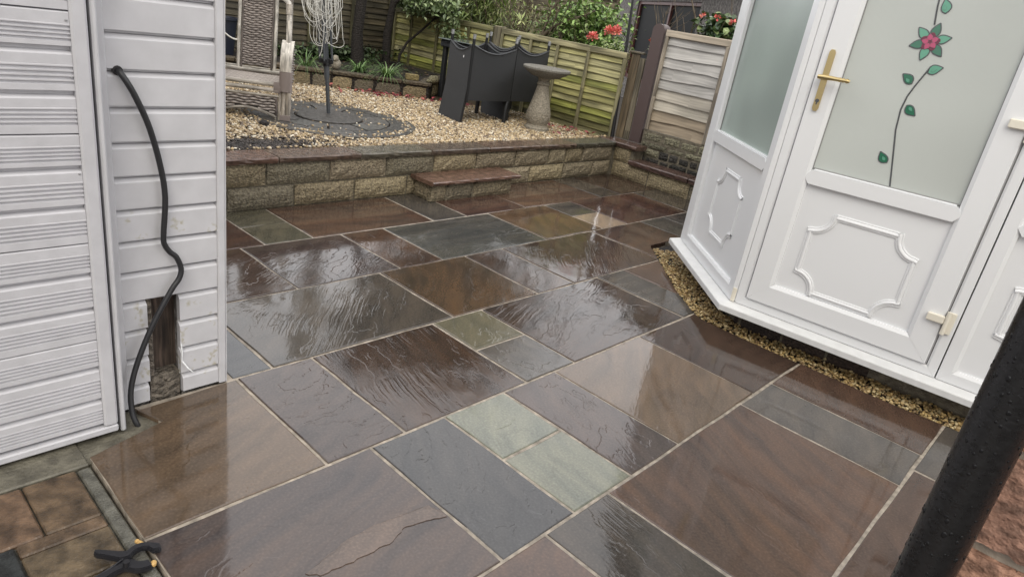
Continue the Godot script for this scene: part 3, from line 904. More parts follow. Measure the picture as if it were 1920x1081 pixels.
func petal_poly(ce: Vector2, dir: float, l: float, w: float, bend := 0.0) -> PackedVector2Array:
	var o := PackedVector2Array()
	var n = 9
	for i in n + 1:
		var f = float(i) / n
		o.append(Vector2(f * l, w * sin(PI * pow(f, 0.75)) + bend * sin(PI * f)))
	for i in range(n - 1, 0, -1):
		var f = float(i) / n
		o.append(Vector2(f * l, -w * sin(PI * pow(f, 0.75)) * 0.9 + bend * sin(PI * f)))
	var q := PackedVector2Array()
	for p in o: q.append(ce + p.rotated(dir))
	return q


func leaded(parent: Node, poly: PackedVector2Array, glass: Material, z: float, lead_w := 0.0042) -> void:
	var big = Geometry2D.offset_polygon(poly, lead_w)
	if big.is_empty(): return
	var m := MB.new()
	m.extrude(big[0], Transform3D(Basis(), Vector3(0, 0, z)), 0.0018)
	part("lead_outline", m, M.lead, parent)
	var g := MB.new()
	g.extrude(poly, Transform3D(Basis(), Vector3(0, 0, z)), 0.0030)
	part("stained_glass_leaf" if glass != M.pink_glass and glass != M.pink_dark else "stained_glass_petal", g, glass, parent)


func make_conservatory() -> void:
	var c := thing("conservatory", "white plastic conservatory with a brass-handled door and a rose on the frosted glass", "conservatory")
	var d = Vector3(0.0940, 0, 0.9956)
	var n = Vector3(-0.9956, 0, 0.0940)
	var O = Vector3(1.21, 0, 2.44)
	var of = O - n * 0.06
	var xf = Transform3D(Basis(d, Vector3.UP, n), of)
	var e = Vector3(0.70235, 0, -0.71184)
	var n2 = Vector3(-0.71184, 0, -0.70235)
	var xa = Transform3D(Basis(-e, Vector3.UP, n2), O - n2 * 0.06)
	var TOP = 2.08
	# --- plinth of dark bricks
	var pl := MB.new()
	var F0 = xf * Vector3(0.045, 0, -0.09); var F1 = xf * Vector3(2.6, 0, -0.09)
	var A0 = xa * Vector3(-1.0, 0, -0.09)
	var corner = xf * Vector3(0.075, 0, -0.115)
	var inner := PackedVector2Array([Vector2(F1.x, F1.z), Vector2(corner.x, corner.z), Vector2(A0.x, A0.z), Vector2(4.2, A0.z), Vector2(4.2, F1.z)])
	var flat = Transform3D(Basis(Vector3(1, 0, 0), Vector3(0, 0, 1), Vector3(0, -1, 0)), Vector3(0, 0.128, 0))
	pl.extrude(inner, flat, 0.19)
	part("plinth", pl, M.wall_mortar, c)
	for k in 11:
		var b := MB.new()
		b.col = Color(.065, .046, .036) * rf(0.75, 1.2)
		b.span(Vector3(0.085 + k * 0.225, -0.06, -0.20), Vector3(0.085 + k * 0.225 + 0.214, 0.045, -0.1085), 0.003)
		var o = part("plinth_brick", b, M.brick, c)
		o.transform = xf
		var b2 := MB.new()
		b2.col = Color(.065, .046, .036) * rf(0.75, 1.2)
		b2.span(Vector3(-0.027 + k * 0.225, 0.056, -0.20), Vector3(-0.027 + k * 0.225 + 0.214, 0.124, -0.1085), 0.003)
		if k > 0:
			var o2 = part("plinth_brick", b2, M.brick, c)
			o2.transform = xf
	for k in 4:
		var b := MB.new()
		b.col = Color(.065, .046, .036) * rf(0.75, 1.2)
		b.span(Vector3(-0.10 - k * 0.225 - 0.214, -0.06, -0.20), Vector3(-0.10 - k * 0.225, 0.118, -0.1085), 0.003)
		var o = part("plinth_brick", b, M.brick, c)
		o.transform = xa
	# --- sill: nose, then a gently sloping top
	var cp = PackedVector2Array([Vector2(0.060, 0.103), Vector2(0.060, 0.130), Vector2(0.057, 0.134), Vector2(-0.02, 0.148), Vector2(-0.12, 0.148), Vector2(-0.12, 0.130), Vector2(0.045, 0.130), Vector2(0.045, 0.103)])
	for w in 3:
		var rail := MB.new()
		var path = [[xf, 0.0, 2.6, 0.5], [xa, -1.0536, 0.0, 0.5]][w] if w < 2 else null
		if w == 2: continue
		var X = path[0]
		var k = cp.size()
		var ang = 0.0
		for i in k:
			var p = cp[i]; var q = cp[(i + 1) % k]
			var mk = func(pt: Vector2, at_corner: bool, sgn: float) -> Vector3:
				# mitre at the corner: the ends follow the bisector of both faces
				var s = path[1] if sgn < 0 else path[2]
				var sh = 0.0
				if at_corner: sh = (0.06 - pt.x) * 0.466 * (1.0 if w == 0 else -1.0)
				return X * Vector3(s + sh, pt.y, pt.x)
			var a = mk.call(p, w == 0, -1.0); var b = mk.call(q, w == 0, -1.0); var c2 = mk.call(q, w == 1, 1.0); var d2 = mk.call(p, w == 1, 1.0)
			var ed = q - p
			var out = X.basis * Vector3(0, -ed.x, ed.y)
			var area = 0.0
			for t in k: area += cp[t].cross(cp[(t + 1) % k])
			if area < 0: out = -out
			rail.quad(a, b, c2, d2, out)
		if w == 1:
			var endp := MB.new()
			endp.extrude(cp, Transform3D(Basis(n2, Vector3.UP, e), xa * Vector3(-1.0537, 0, 0)), 0.003)
			part("sill_end_cap", endp, M.upvc, c)
		part("sill", rail, M.upvc_sill, c)
	# --- corner post
	var post := MB.new()
	post.span(Vector3(0.024, 0.147, -0.07), Vector3(0.050, TOP, -0.004), 0.004)
	var po = part("corner_post", post, M.upvc, c)
	po.transform = xf
	var foot := MB.new()
	foot.span(Vector3(0.026, 0.147, -0.01), Vector3(0.048, 0.222, 0.0), 0.003)
	foot.span(Vector3(0.034, 0.165, 0.0), Vector3(0.040, 0.222, 0.0012))
	var fo = part("post_foot", foot, M.upvc_old, c)
	fo.transform = xf
	# --- angled side panel, measured along the local x from -1.0 to 0
	var sf := MB.new()
	frame_rect(sf, -0.985, -0.030, 0.147, TOP, 0.075, -0.07, 0.0)
	sf.span(Vector3(-1.050, 0.147, -0.09), Vector3(-0.990, TOP, -0.006), 0.004)
	midrail(sf, -0.905, -0.112, 0.813, 0.875, -0.065, -0.001)
	var side = part("side_panel_frame", sf, M.upvc, c)
	side.transform = xa
	var sp := MB.new()
	sp.span(Vector3(-0.912, 0.220, -0.05), Vector3(-0.104, 0.815, -0.022))
	part("lower_panel", sp, M.upvc, side)
	var sg := MB.new()
	sg.span(Vector3(-0.912, 0.87, -0.05), Vector3(-0.104, TOP - 0.07, -0.030))
	part("frosted_pane", sg, M.frosted_green, side)
	gasket(side, -0.910, -0.105, 0.8755, TOP - 0.075, -0.0295)
	panel_moulding(side, -0.690, -0.300, 0.335, 0.700, -0.0215, 0.085)
	# --- door frame and door
	var jf := MB.new()
	frame_rect(jf, 0.052, 0.985, 0.147, TOP, 0.045, -0.07, -0.002, 0.006)
	var jo = part("door_frame", jf, M.upvc, c)
	jo.transform = xf
	var gap := MB.new()
	frame_rect(gap, 0.0985, 0.937, 0.192, TOP - 0.046, 0.012, -0.05, -0.004, 0.002)
	part("door_seal", gap, M.seal, jo)
	var lf := MB.new()
	frame_rect(lf, 0.104, 0.931, 0.196, TOP - 0.05, 0.108, -0.045, 0.008, 0.010)
	midrail(lf, 0.218, 0.817, 0.822, 0.886, -0.04, 0.007)
	var door = part("door", lf, M.upvc, c)
	door.transform = xf
	var dp := MB.new()
	dp.span(Vector3(0.205, 0.298, -0.04), Vector3(0.830, 0.825, -0.014))
	part("lower_panel", dp, M.upvc, door)
	panel_moulding(door, 0.292, 0.742, 0.322, 0.702, -0.0135, 0.092)
	var dg := MB.new()
	dg.span(Vector3(0.205, 0.88, -0.04), Vector3(0.830, TOP - 0.15, -0.018))
	part("frosted_pane", dg, M.frosted, door)
	gasket(door, 0.212, 0.823, 0.8925, TOP - 0.158, -0.0175)
	# rose on the glass
	var zg = -0.0178
	var stem := MB.new()
	var stem_pts = [Vector3(0.547, 0.888, zg), Vector3(0.530, 0.96, zg), Vector3(0.511, 1.04, zg), Vector3(0.489, 1.13, zg), Vector3(0.480, 1.215, zg), Vector3(0.486, 1.27, zg), Vector3(0.500, 1.315, zg), Vector3(0.521, 1.37, zg), Vector3(0.532, 1.40, zg)]
	stem.tube(stem_pts, 0.0035, 6)
	part("rose_stem", stem, M.lead, door)
	stem = MB.new()
	stem.tube([Vector3(0.490, 1.555, zg), Vector3(0.478, 1.62, zg), Vector3(0.470, 1.70, zg), Vector3(0.476, 1.80, zg), Vector3(0.50, 1.88, zg)], 0.0035, 6)
	part("rose_stem", stem, M.lead, door)
	var leaves = [[Vector2(0.506, 1.624), 1.9, M.green_glass_light, -1.0], [Vector2(0.550, 1.386), 0.55, M.green_glass_light, 1.0], [Vector2(0.466, 1.336), 2.5, M.green_glass, -1.0], [Vector2(0.516, 1.220), 5.6, M.green_glass, -1.0], [Vector2(0.483, 1.008), 2.35, M.green_glass, 1.0], [Vector2(0.445, 1.72), 2.4, M.green_glass, 1.0]]
	for l in leaves:
		var dir = l[1]
		var base = l[0] - Vector2(0.022, 0).rotated(dir)
		leaded(door, petal_poly(base, dir, 0.050, 0.0165, 0.004 * l[3]), l[2], zg)
		leaded(door, petal_poly(base + Vector2(0.010, 0.002).rotated(dir), dir, 0.020, 0.006), M.green_glass_light, zg + 0.0016, 0.0005)
	var fc = Vector2(0.497, 1.490)
	for k in 6:
		var an = 0.35 + TAU * k / 6.0
		leaded(door, petal_poly(fc + Vector2(0.020, 0).rotated(an), an, 0.052, 0.0155), M.green_glass if k % 2 else M.green_glass_light, zg)
	var inn := PackedVector2Array()
	for k in 30:
		var an = TAU * k / 30.0
		inn.append(fc + Vector2(0.032 + 0.005 * sin(an * 5.0), 0).rotated(an))
	leaded(door, inn, M.pink_dark, zg + 0.001, 0.002)
	for k in 5:
		var an = 0.6 + TAU * k / 5.0
		leaded(door, petal_poly(fc + Vector2(0.006, 0).rotated(an), an, 0.026, 0.0105), M.pink_glass, zg + 0.003, 0.0012)
	# handle
	var hp := MB.new()
	hp.extrude(PackedVector2Array([Vector2(-0.013, -0.12), Vector2(-0.007, -0.132), Vector2(0.007, -0.132), Vector2(0.013, -0.12), Vector2(0.013, 0.12), Vector2(0.007, 0.132), Vector2(-0.007, 0.132), Vector2(-0.013, 0.12)]), Transform3D(Basis(), Vector3(0.148, 1.272, 0.0081)), 0.009)
	part("handle_plate", hp, M.brass, door)
	var hl := MB.new()
	hl.tube([Vector3(0.137, 1.286, 0.012), Vector3(0.137, 1.286, 0.045)], 0.010, 12)
	hl.tube([Vector3(0.128, 1.286, 0.048), Vector3(0.15, 1.287, 0.051), Vector3(0.185, 1.288, 0.052), Vector3(0.215, 1.288, 0.051), Vector3(0.222, 1.288, 0.050), Vector3(0.230, 1.288, 0.050), Vector3(0.236, 1.288, 0.050), Vector3(0.243, 1.288, 0.050), Vector3(0.250, 1.288, 0.049), Vector3(0.262, 1.287, 0.047)], [0.009, 0.0105, 0.0095, 0.0085, 0.0105, 0.007, 0.0105, 0.007, 0.0105, 0.006], 12)
	part("handle_lever", hl, M.brass, door)
	var kh := MB.new()
	kh.tube([Vector3(0.148, 1.185, 0.0172), Vector3(0.148, 1.185, 0.021)], 0.0085, 12)
	kh.span(Vector3(0.1455, 1.168, 0.0172), Vector3(0.1505, 1.186, 0.0195))
	part("keyhole", kh, M.lead, door)
	for y in [0.415, 1.245]:
		var hm := MB.new()
		hm.span(Vector3(0.866, y - 0.018, 0.0082), Vector3(0.934, y + 0.018, 0.026), 0.004)
		hm.tube([Vector3(0.944, y - 0.062, 0.017), Vector3(0.944, y + 0.042, 0.017)], 0.0095, 12)
		hm.span(Vector3(0.938, y - 0.06, 0.0), Vector3(0.972, y + 0.04, 0.010), 0.003)
		part("hinge", hm, M.upvc_old, door)
	# --- sidelight to the right of the door
	var rl := MB.new()
	frame_rect(rl, 0.990, 1.70, 0.147, TOP, 0.062, -0.07, -0.001, 0.009)
	midrail(rl, 1.062, 1.628, 0.835, 0.893, -0.065, 0.0)
	rl.span(Vector3(1.705, 0.147, -0.07), Vector3(2.6, TOP, -0.004), 0.004)
	var right = part("sidelight_frame", rl, M.upvc, c)
	right.transform = xf
	var rp := MB.new()
	rp.span(Vector3(1.045, 0.20, -0.05), Vector3(1.645, 0.84, -0.022))
	part("lower_panel", rp, M.upvc, right)
	panel_moulding(right, 1.130, 1.56, 0.335, 0.700, -0.0215, 0.085)
	var rg := MB.new()
	rg.span(Vector3(1.045, 0.89, -0.05), Vector3(1.645, TOP - 0.055, -0.030))
	part("frosted_pane", rg, M.frosted, right)
	gasket(right, 1.052, 1.638, 0.899, TOP - 0.062, -0.0295)
	# --- far side, eaves and roof, interior floor and back wall
	var far := MB.new()
	var fb = xa * Vector3(-1.03, 0, -0.09)
	far.span(Vector3(fb.x + 0.03, 0.147, fb.z - 0.02), Vector3(3.3, 0.85, fb.z + 0.04), 0.003)
	far.span(Vector3(fb.x + 0.03, 2.0, fb.z - 0.02), Vector3(3.3, TOP, fb.z + 0.04), 0.003)
	for k in 3:
		far.span(Vector3(fb.x + 0.035 + k * 0.58, 0.851, fb.z - 0.02), Vector3(fb.x + 0.105 + k * 0.58, 1.999, fb.z + 0.04), 0.003)
	part("far_side_frame", far, M.upvc, c)
	var fg := MB.new()
	fg.span(Vector3(fb.x + 0.11, 0.851, fb.z), Vector3(3.3, 1.999, fb.z + 0.02))
	part("far_pane", fg, M.frosted_green, c)
	var eave := MB.new()
	var q0 = xf * Vector3(2.6, 0, 0.06); var q1 = xf * Vector3(0.0, 0, 0.06); var q2 = xa * Vector3(-1.07, 0, 0.06)
	var ring := PackedVector2Array([Vector2(q0.x, q0.z), Vector2(q1.x, q1.z), Vector2(q2.x, q2.z), Vector2(4.2, q2.z), Vector2(4.2, q0.z)])
	var up2 = Transform3D(Basis(Vector3(1, 0, 0), Vector3(0, 0, 1), Vector3(0, -1, 0)), Vector3(0, TOP + 0.14, 0))
	eave.extrude(ring, up2, 0.138)
	part("roof", eave, M.upvc, c)
	var inner2 := MB.new()
	inner2.span(Vector3(3.301, 0.13, 1.60), Vector3(3.36, TOP, 5.1))
	inner2.span(Vector3(1.5, 0.13, 5.03), Vector3(3.30, TOP, 5.09))
	part("inside_wall", inner2, M.interior, c)


func make_house_wall() -> void:
	var w := thing("house_wall", "red brick house wall with pale mortar at the right edge beside the black pipe", "wall")
	var core := MB.new()
	core.span(Vector3(-1.326, -0.06, 3.748), Vector3(-1.10, 2.6, 6.5))
	part("wall_core", core, M.mortar, w)
	var pitch = 0.0935
	for i in range(0, 28):
		var y0 = 0.0245 + (i - 0.5) * pitch
		var z = 3.7445 - (0.0 if i % 2 else 0.0)
		var first = true
		while z < 6.3:
			var l = 0.27
			if first and i % 2: l = 0.13
			first = false
			var b := MB.new()
			b.col = [Color(.38, .215, .155), Color(.41, .23, .16), Color(.35, .21, .16), Color(.46, .22, .125)][rng.randi() % 4]
			var near = z < 4.5 and y0 > 0.3 and y0 < 1.5
			if near:
				b.rough_face(Transform3D(Basis(Vector3(0, 0, 1), Vector3.UP, Vector3(-1, 0, 0)), Vector3(-1.3325, y0, z + l * 0.5)), l, pitch - 0.011, 0.1, 0.0018, rng, 14, 6)
			else:
				b.span(Vector3(-1.336, y0, z), Vector3(-1.24, y0 + pitch - 0.011, z + l), 0.003)
			part("brick", b, M.brick, w)
			z += l + 0.011
	var bead_ := MB.new()
	bead_.span(Vector3(-1.350, 0.2, 3.737), Vector3(-1.329, 2.5, 3.7440), 0.002)
	part("corner_bead", bead_, M.white_plastic, w)
	# pipe
	var p := MB.new()
	p.tube([Vector3(-1.4005, -0.05, 3.733), Vector3(-1.4005, 2.6, 3.7235)], 0.0195, 40)
	var pipe = part("waste_pipe", p, M.pipe, self)
	tag(pipe, "wet black round pipe standing close by the brick corner", "pipe")
	var cl := MB.new()
	cl.span(Vector3(-1.383, 0.962, 3.725), Vector3(-1.3425, 0.970, 3.741), 0.001)
	part("pipe_clip", cl, M.clamp, pipe)
	var drop := MB.new()
	drop.blob(Vector3.ZERO, Vector3(1, 0.38, 1), 6, 0.0, rng)
	var xs = []; var cs = []
	for k in 520:
		var a = rf(PI * 0.5, PI * 1.75); var y = rf(0.75, 1.35)
		var nn = Vector3(cos(a), 0, sin(a))
		var r = rf(0.0004, 0.0015) * (1.0 if rng.randf() < 0.85 else 1.6)
		var cx = Vector3(-1.4005, y, 3.733 - 0.0095 * (y + 0.05) / 2.65)
		xs.append(Transform3D(Basis(nn.cross(Vector3.UP), nn, Vector3.UP).scaled_local(Vector3(r, r * 1.0, r * rf(1.0, 1.5))), cx + nn * 0.0195))
		cs.append(Color(1, 1, 1))
	swarm("water_drops", drop.mesh(), M.droplet, xs, cs, pipe)


func make_retaining_walls() -> void:
	var tones = [Color(.43, .35, .22), Color(.39, .325, .215), Color(.47, .385, .24), Color(.34, .295, .205), Color(.41, .34, .23)]
	var w := thing("retaining_wall", "low wall of pitched yellow sandstone blocks with wet brown coping below the gravel bed", "wall")
	var core := MB.new()
	core.span(Vector3(-1.02, -0.05, -0.18), Vector3(3.64, 0.284, -0.012))
	part("mortar_core", core, M.wall_mortar, w)
	var c1 = [-0.62, -0.213, 0.219, 0.666, 1.109, 1.56, 2.0, 2.434, 2.887, 3.329, 3.612]
	var c2 = [-0.80, -0.42, 0.03, 0.467, 0.915, 1.343, 1.777, 2.229, 2.658, 2.894, 3.141, 3.612]
	for row in 2:
		var cs = c1 if row == 0 else c2
		for i in cs.size() - 1:
			var b := MB.new()
			b.col = tones[rng.randi() % 5] * rf(0.85, 1.15)
			var l = cs[i + 1] - cs[i] - 0.012
			b.rough_face(Transform3D(Basis(), Vector3((cs[i] + cs[i + 1]) * 0.5, 0.002 if row == 0 else 0.148, 0.0)), l, 0.134, 0.05, 0.024, rng, maxi(4, int(l / 0.04)), 5)
			part("stone_block", b, M.sandstone, w)
	var cj = [-0.62, 0.092, 0.685, 1.285, 1.884, 2.489, 2.985, 3.60]
	var ct = [Color(.20, .12, .09), Color(.18, .118, .09), Color(.175, .155, .115), Color(.16, .125, .095), Color(.17, .115, .085), Color(.18, .128, .095), Color(.15, .145, .11)]
	for i in cj.size() - 1:
		coping(w, Vector3(cj[i] + 0.005, 0.285, 0.028), Vector3(cj[i + 1] - 0.005, 0.322, -0.165), 1, ct[i])
	var cm := MB.new()
	cm.span(Vector3(-0.62, 0.286, -0.16), Vector3(3.60, 0.3185, 0.018))
	part("coping_mortar", cm, M.mortar, w)
	# step
	var s := thing("garden_step", "single stone step with a smooth brown tread against the retaining wall", "step")
	var sc := MB.new()
	sc.span(Vector3(1.172, 0.001, 0.012), Vector3(1.982, 0.124, 0.208))
	part("mortar_core", sc, M.wall_mortar, s)
	for q in [[1.16, 1.30], [1.31, 1.562], [1.572, 1.99]]:
		var b := MB.new()
		b.col = tones[rng.randi() % 5] * 0.9
		b.rough_face(Transform3D(Basis(), Vector3((q[0] + q[1]) * 0.5, 0.002, 0.212)), q[1] - q[0], 0.121, 0.04, 0.02, rng, 6, 4)
		part("stone_block", b, M.sandstone, s)
	var bl := MB.new()
	bl.col = tones[1]
	bl.rough_face(Transform3D(Basis(Vector3(0, 0, 1), Vector3.UP, Vector3(-1, 0, 0)), Vector3(1.163, 0.002, 0.102)), 0.19, 0.121, 0.03, 0.018, rng, 5, 4)
	part("stone_block", bl, M.sandstone, s)
	var br := MB.new()
	br.col = tones[1]
	br.rough_face(Transform3D(Basis(Vector3(0, 0, -1), Vector3.UP, Vector3(1, 0, 0)), Vector3(1.99, 0.002, 0.102)), 0.19, 0.121, 0.03, 0.018, rng, 5, 4)
	part("stone_block", br, M.sandstone, s)
	coping(s, Vector3(1.13, 0.127, 0.255), Vector3(2.03, 0.156, 0.006), 1, Color(.20, .118, .09), "tread")
	# right-hand side wall, low with a raised end by the corner
	var r := thing("side_wall", "low sandstone side wall with broken brown coping below the grey fence panel", "wall")
	var rc := MB.new()
	rc.span(Vector3(3.645, -0.05, -0.17), Vector3(3.80, 0.148, 2.2))
	rc.span(Vector3(3.645, 0.148, -0.17), Vector3(3.80, 0.284, 0.225))
	part("mortar_core", rc, M.wall_mortar, r)
	var B = Basis(Vector3(0, 0, 1), Vector3.UP, Vector3(-1, 0, 0))
	var zz = [0.006, 0.428, 0.879, 1.30, 1.72, 2.15]
	for i in zz.size() - 1:
		var b := MB.new()
		b.col = tones[[2, 2, 3, 0, 1][i]] * rf(0.95, 1.2)
		b.rough_face(Transform3D(B, Vector3(3.636, 0.002, (zz[i] + zz[i + 1]) * 0.5)), zz[i + 1] - zz[i] - 0.012, 0.140, 0.05, 0.022, rng, 10, 5)
		part("stone_block", b, M.sandstone, r)
	var b3 := MB.new()
	b3.col = Color(.42, .345, .21)
	b3.rough_face(Transform3D(B, Vector3(3.636, 0.150, 0.095)), 0.185, 0.132, 0.05, 0.02, rng, 6, 5)
	part("stone_block", b3, M.sandstone, r)
	coping(r, Vector3(3.606, 0.286, -0.17), Vector3(3.80, 0.326, 0.255), 0, Color(.16, .10, .08))
	for q in [[0.215, 0.86], [0.87, 1.50], [1.51, 2.15]]:
		coping(r, Vector3(3.590, 0.150, q[0]), Vector3(3.78, 0.196, q[1]), 0, Color(.15, .092, .075))


func coping(parent: Node, a: Vector3, b: Vector3, axis: int, tone: Color, called := "coping_slab") -> void:
	# slab with a hand-chipped front edge; axis 1: runs along x with its front towards +z, 0: runs along z with its front towards -x
	var m := MB.new()
	m.col = tone
	var l = absf(b.x - a.x) if axis == 1 else absf(b.z - a.z)
	var dep = absf(b.z - a.z) if axis == 1 else absf(b.x - a.x)
	var h = b.y - a.y
	var n = maxi(6, int(l / 0.05))
	var X = Transform3D(Basis(Vector3(1, 0, 0), Vector3.UP, Vector3(0, 0, 1)), Vector3(minf(a.x, b.x), a.y, maxf(a.z, b.z)))
	if axis == 0: X = Transform3D(Basis(Vector3(0, 0, 1), Vector3.UP, Vector3(-1, 0, 0)), Vector3(minf(a.x, b.x), a.y, minf(a.z, b.z)))
	var rows = []
	for i in n + 1:
		var x = l * i / n
		var j = rf(-0.004, 0.003)
		rows.append([X * Vector3(x, h, -dep), X * Vector3(x, h + rf(-0.0012, 0.0012), -0.004 + j), X * Vector3(x, h * 0.78, rf(-0.001, 0.007) + j), X * Vector3(x, h * 0.35, rf(-0.006, 0.006) + j), X * Vector3(x, 0, -0.008 + j), X * Vector3(x, 0, -dep)])
	for i in n:
		var outs = [Vector3.UP, X.basis.z + Vector3.UP * 0.5, X.basis.z, X.basis.z - Vector3.UP * 0.3, Vector3.DOWN]
		for k in 5:
			m.quad(rows[i][k], rows[i + 1][k], rows[i + 1][k + 1], rows[i][k + 1], outs[k])
		m.quad(rows[i][0], rows[i + 1][0], rows[i + 1][5], rows[i][5], -X.basis.z)
	for e in [[rows[0], -X.basis.x], [rows[n], X.basis.x]]:
		for k in range(1, 5):
			m.tri(e[0][0], e[0][k], e[0][k + 1], e[1])
	part(called, m, M.coping, parent)


func pebble_mesh(flat: float, sd: int) -> Mesh:
	var r := RandomNumberGenerator.new()
	r.seed = sd
	var m := MB.new()
	m.blob(Vector3.ZERO, Vector3(1, flat, 0.75), 3, 0.22, r)
	return m.mesh()


func scatter(called: String, parent: Node, n: int, place: Callable, size_lo: float, size_hi: float, tones: Array, kind := "stuff") -> void:
	var xs = [[], [], []]; var cs = [[], [], []]
	for i in n:
		var p = place.call()
		if p == null: continue
		var k = rng.randi() % 3
		var s = rf(size_lo, size_hi)
		var b = Basis(Vector3(rf(-1, 1), rf(-1, 1), rf(-1, 1)).normalized(), rf(0, TAU)) if rng.randf() < 0.5 else Basis(Vector3.UP, rf(0, TAU)) * Basis(Vector3.RIGHT, rf(-0.5, 0.5))
		xs[k].append(Transform3D(b.scaled(Vector3.ONE * s), p))
		var t = tones[rng.randi() % tones.size()] * rf(0.75, 1.25)
		cs[k].append(Color(t.r, t.g, t.b))
	for k in 3:
		swarm(called, pebble_mesh([0.55, 0.7, 0.42][k], 50 + k), M.pebble, xs[k], cs[k], parent, kind)


func make_gravel() -> void:
	var g := setting("gravel_garden")
	var base := MB.new()
	base.span(Vector3(-1.02, -0.05, -3.9), Vector3(3.83, GY - 0.016, -0.19))
	part("gravel_base", base, M.gravel_base, g)
	var tones = [Color(.48, .37, .22), Color(.40, .30, .18), Color(.56, .45, .30), Color(.27, .20, .13), Color(.72, .66, .54), Color(.45, .33, .18), Color(.17, .13, .10), Color(.53, .42, .27)]
	var disc = Vector2(1.19, -1.16)
	scatter("gravel", g, 78000, func():
		var p = Vector2(rf(-0.95, 3.74), rf(-3.2, -0.165))
		if p.y < -1.90 - (3.0 - p.x) * 0.66 : return null
		if p.x < 0.0 and p.y < -1.3: return null
		var dd = p.distance_to(disc)
		if dd < 0.70 and rng.randf() > 0.02 + 0.55 * smoothstep(0.58, 0.70, dd): return null
		var soil = Vector2((p.x - 0.12) / 0.50, (p.y + 0.36) / 0.21).length()
		if soil < 1.0 and rng.randf() > 0.14 + 0.75 * smoothstep(0.45, 1.0, soil): return null
		var hy = GY - 0.010 + rf(-0.006, 0.009) + 0.02 * smoothstep(-0.5, -2.2, p.y)
		if dd < 0.66: hy = GY + 0.006
		if p.y > -0.20 and rng.randf() < 0.4: hy = 0.328
		return Vector3(p.x, hy, p.y), 0.006, 0.0150, tones)
	var soil := MB.new()
	var rows = []
	for i in 13:
		var row = []
		for k in 25:
			var a = TAU * k / 24.0
			var r = i / 12.0
			row.append(Vector3(0.12 + cos(a) * 0.52 * r, GY - 0.024 + 0.032 * (1.0 - r * r) + rf(-0.006, 0.006), -0.37 + sin(a) * 0.20 * r))
		row[24] = row[0]
		rows.append(row)
	for i in 12:
		for k in 24:
			soil.quad(rows[i][k], rows[i][k + 1], rows[i + 1][k + 1], rows[i + 1][k], Vector3.UP)
	part("soil_patch", soil, M.soil, g, "stuff")
	scatter("soil_crumbs", g, 2600, func():
		var p = Vector2(rng.randfn(0.12, 0.26), rng.randfn(-0.36, 0.10))
		if p.y > -0.185 or p.y < -0.75: return null
		return Vector3(p.x, GY - 0.004 + rf(-0.004, 0.010), p.y), 0.004, 0.013, [Color(.045, .034, .028), Color(.03, .024, .02), Color(.07, .052, .04)])
	# red fallen leaves
	var lf := MB.new()
	leaf_shape(lf, 1.0, 0.55, 0.25)
	var xs = []; var cs = []
	for i in 190:
		var f = rng.randf()
		var p = Vector2(rf(2.0, 2.9), 0.0)
		p.y = -2.50 + (p.x - 2.0) * 0.60 + rf(0.03, 0.22)
		if f < 0.25: p = Vector2(rf(2.95, 3.2), rf(-1.85, -1.6))
		elif f < 0.5: p = Vector2(rf(3.15, 3.72), rf(-0.75, -0.28))
		xs.append(Transform3D(Basis.from_euler(Vector3(rf(-0.5, 0.5), rf(0, TAU), rf(-0.5, 0.5))).scaled(Vector3.ONE * rf(0.035, 0.065)), Vector3(p.x, GY + rf(0.014, 0.034) + 0.02 * smoothstep(-0.5, -2.2, p.y), p.y)))
		var t = [Color(.30, .045, .06), Color(.20, .03, .045), Color(.34, .09, .07)][rng.randi() % 3] * rf(0.7, 1.2)
		cs.append(t)
	swarm("fallen_leaves", lf.mesh(), M.leaf, xs, cs, g)
	# gravel in the trench round the conservatory
	var t2 = [Color(.36, .25, .10), Color(.30, .20, .08), Color(.43, .32, .16), Color(.23, .15, .07), Color(.50, .40, .22)]
	var pts = [Vector2(2.05, 1.53), Vector2(1.49, 2.06), Vector2(1.29, 2.285), Vector2(1.244, 2.60), Vector2(1.254, 3.244), Vector2(1.284, 3.56), Vector2(1.33, 4.2)]
	var tr := MB.new()
	var poly := PackedVector2Array(pts)
	poly.append(Vector2(1.9, 4.2)); poly.append(Vector2(2.4, 1.53))
	tr.extrude(poly, Transform3D(Basis(Vector3(1, 0, 0), Vector3(0, 0, 1), Vector3(0, -1, 0)), Vector3(0, -0.022, 0)), 0.03)
	part("trench_bed", tr, M.soil, g)
	scatter("trench_gravel", g, 7500, func():
		var k = rng.randi() % 6
		var a = pts[k]; var b = pts[k + 1]
		if rng.randf() > (b - a).length() / 0.9: return null
		var p = a.lerp(b, rng.randf())
		var nn = Vector2((b - a).y, -(b - a).x).normalized()
		if nn.x < 0: nn = -nn
		p += nn * rf(0.004, 0.185)
		return Vector3(p.x, rf(-0.022, -0.004), p.y), 0.005, 0.0115, t2)
	# stone circle under the dryer
	var c := thing("stone_circle", "round patio of dark slate wedges with a smaller disc in its middle", "paving")
	var cb := MB.new()
	cb.lathe([Vector2(0.0, GY - 0.006), Vector2(0.70, GY - 0.006), Vector2(0.70, GY - 0.04)], 40, Vector3(disc.x, 0, disc.y))
	part("bed", cb, M.soil, c)
	var wedge = func(r0: float, r1: float, a0: float, a1: float, y: float) -> void:
		var m := MB.new()
		m.col = Color(.120, .114, .106) * rf(0.75, 1.25)
		var pl := PackedVector2Array()
		for k in 7: pl.append(Vector2(r1 + rf(-0.008, 0.004), 0).rotated(lerpf(a0, a1, k / 6.0)))
		for k in range(6, -1, -1): pl.append(Vector2(r0 + rf(-0.003, 0.003), 0).rotated(lerpf(a0, a1, k / 6.0)))
		m.extrude(pl, Transform3D(Basis(Vector3(1, 0, 0), Vector3(0, 0, 1), Vector3(0, -1, 0)), Vector3(disc.x, y, disc.y)), 0.025)
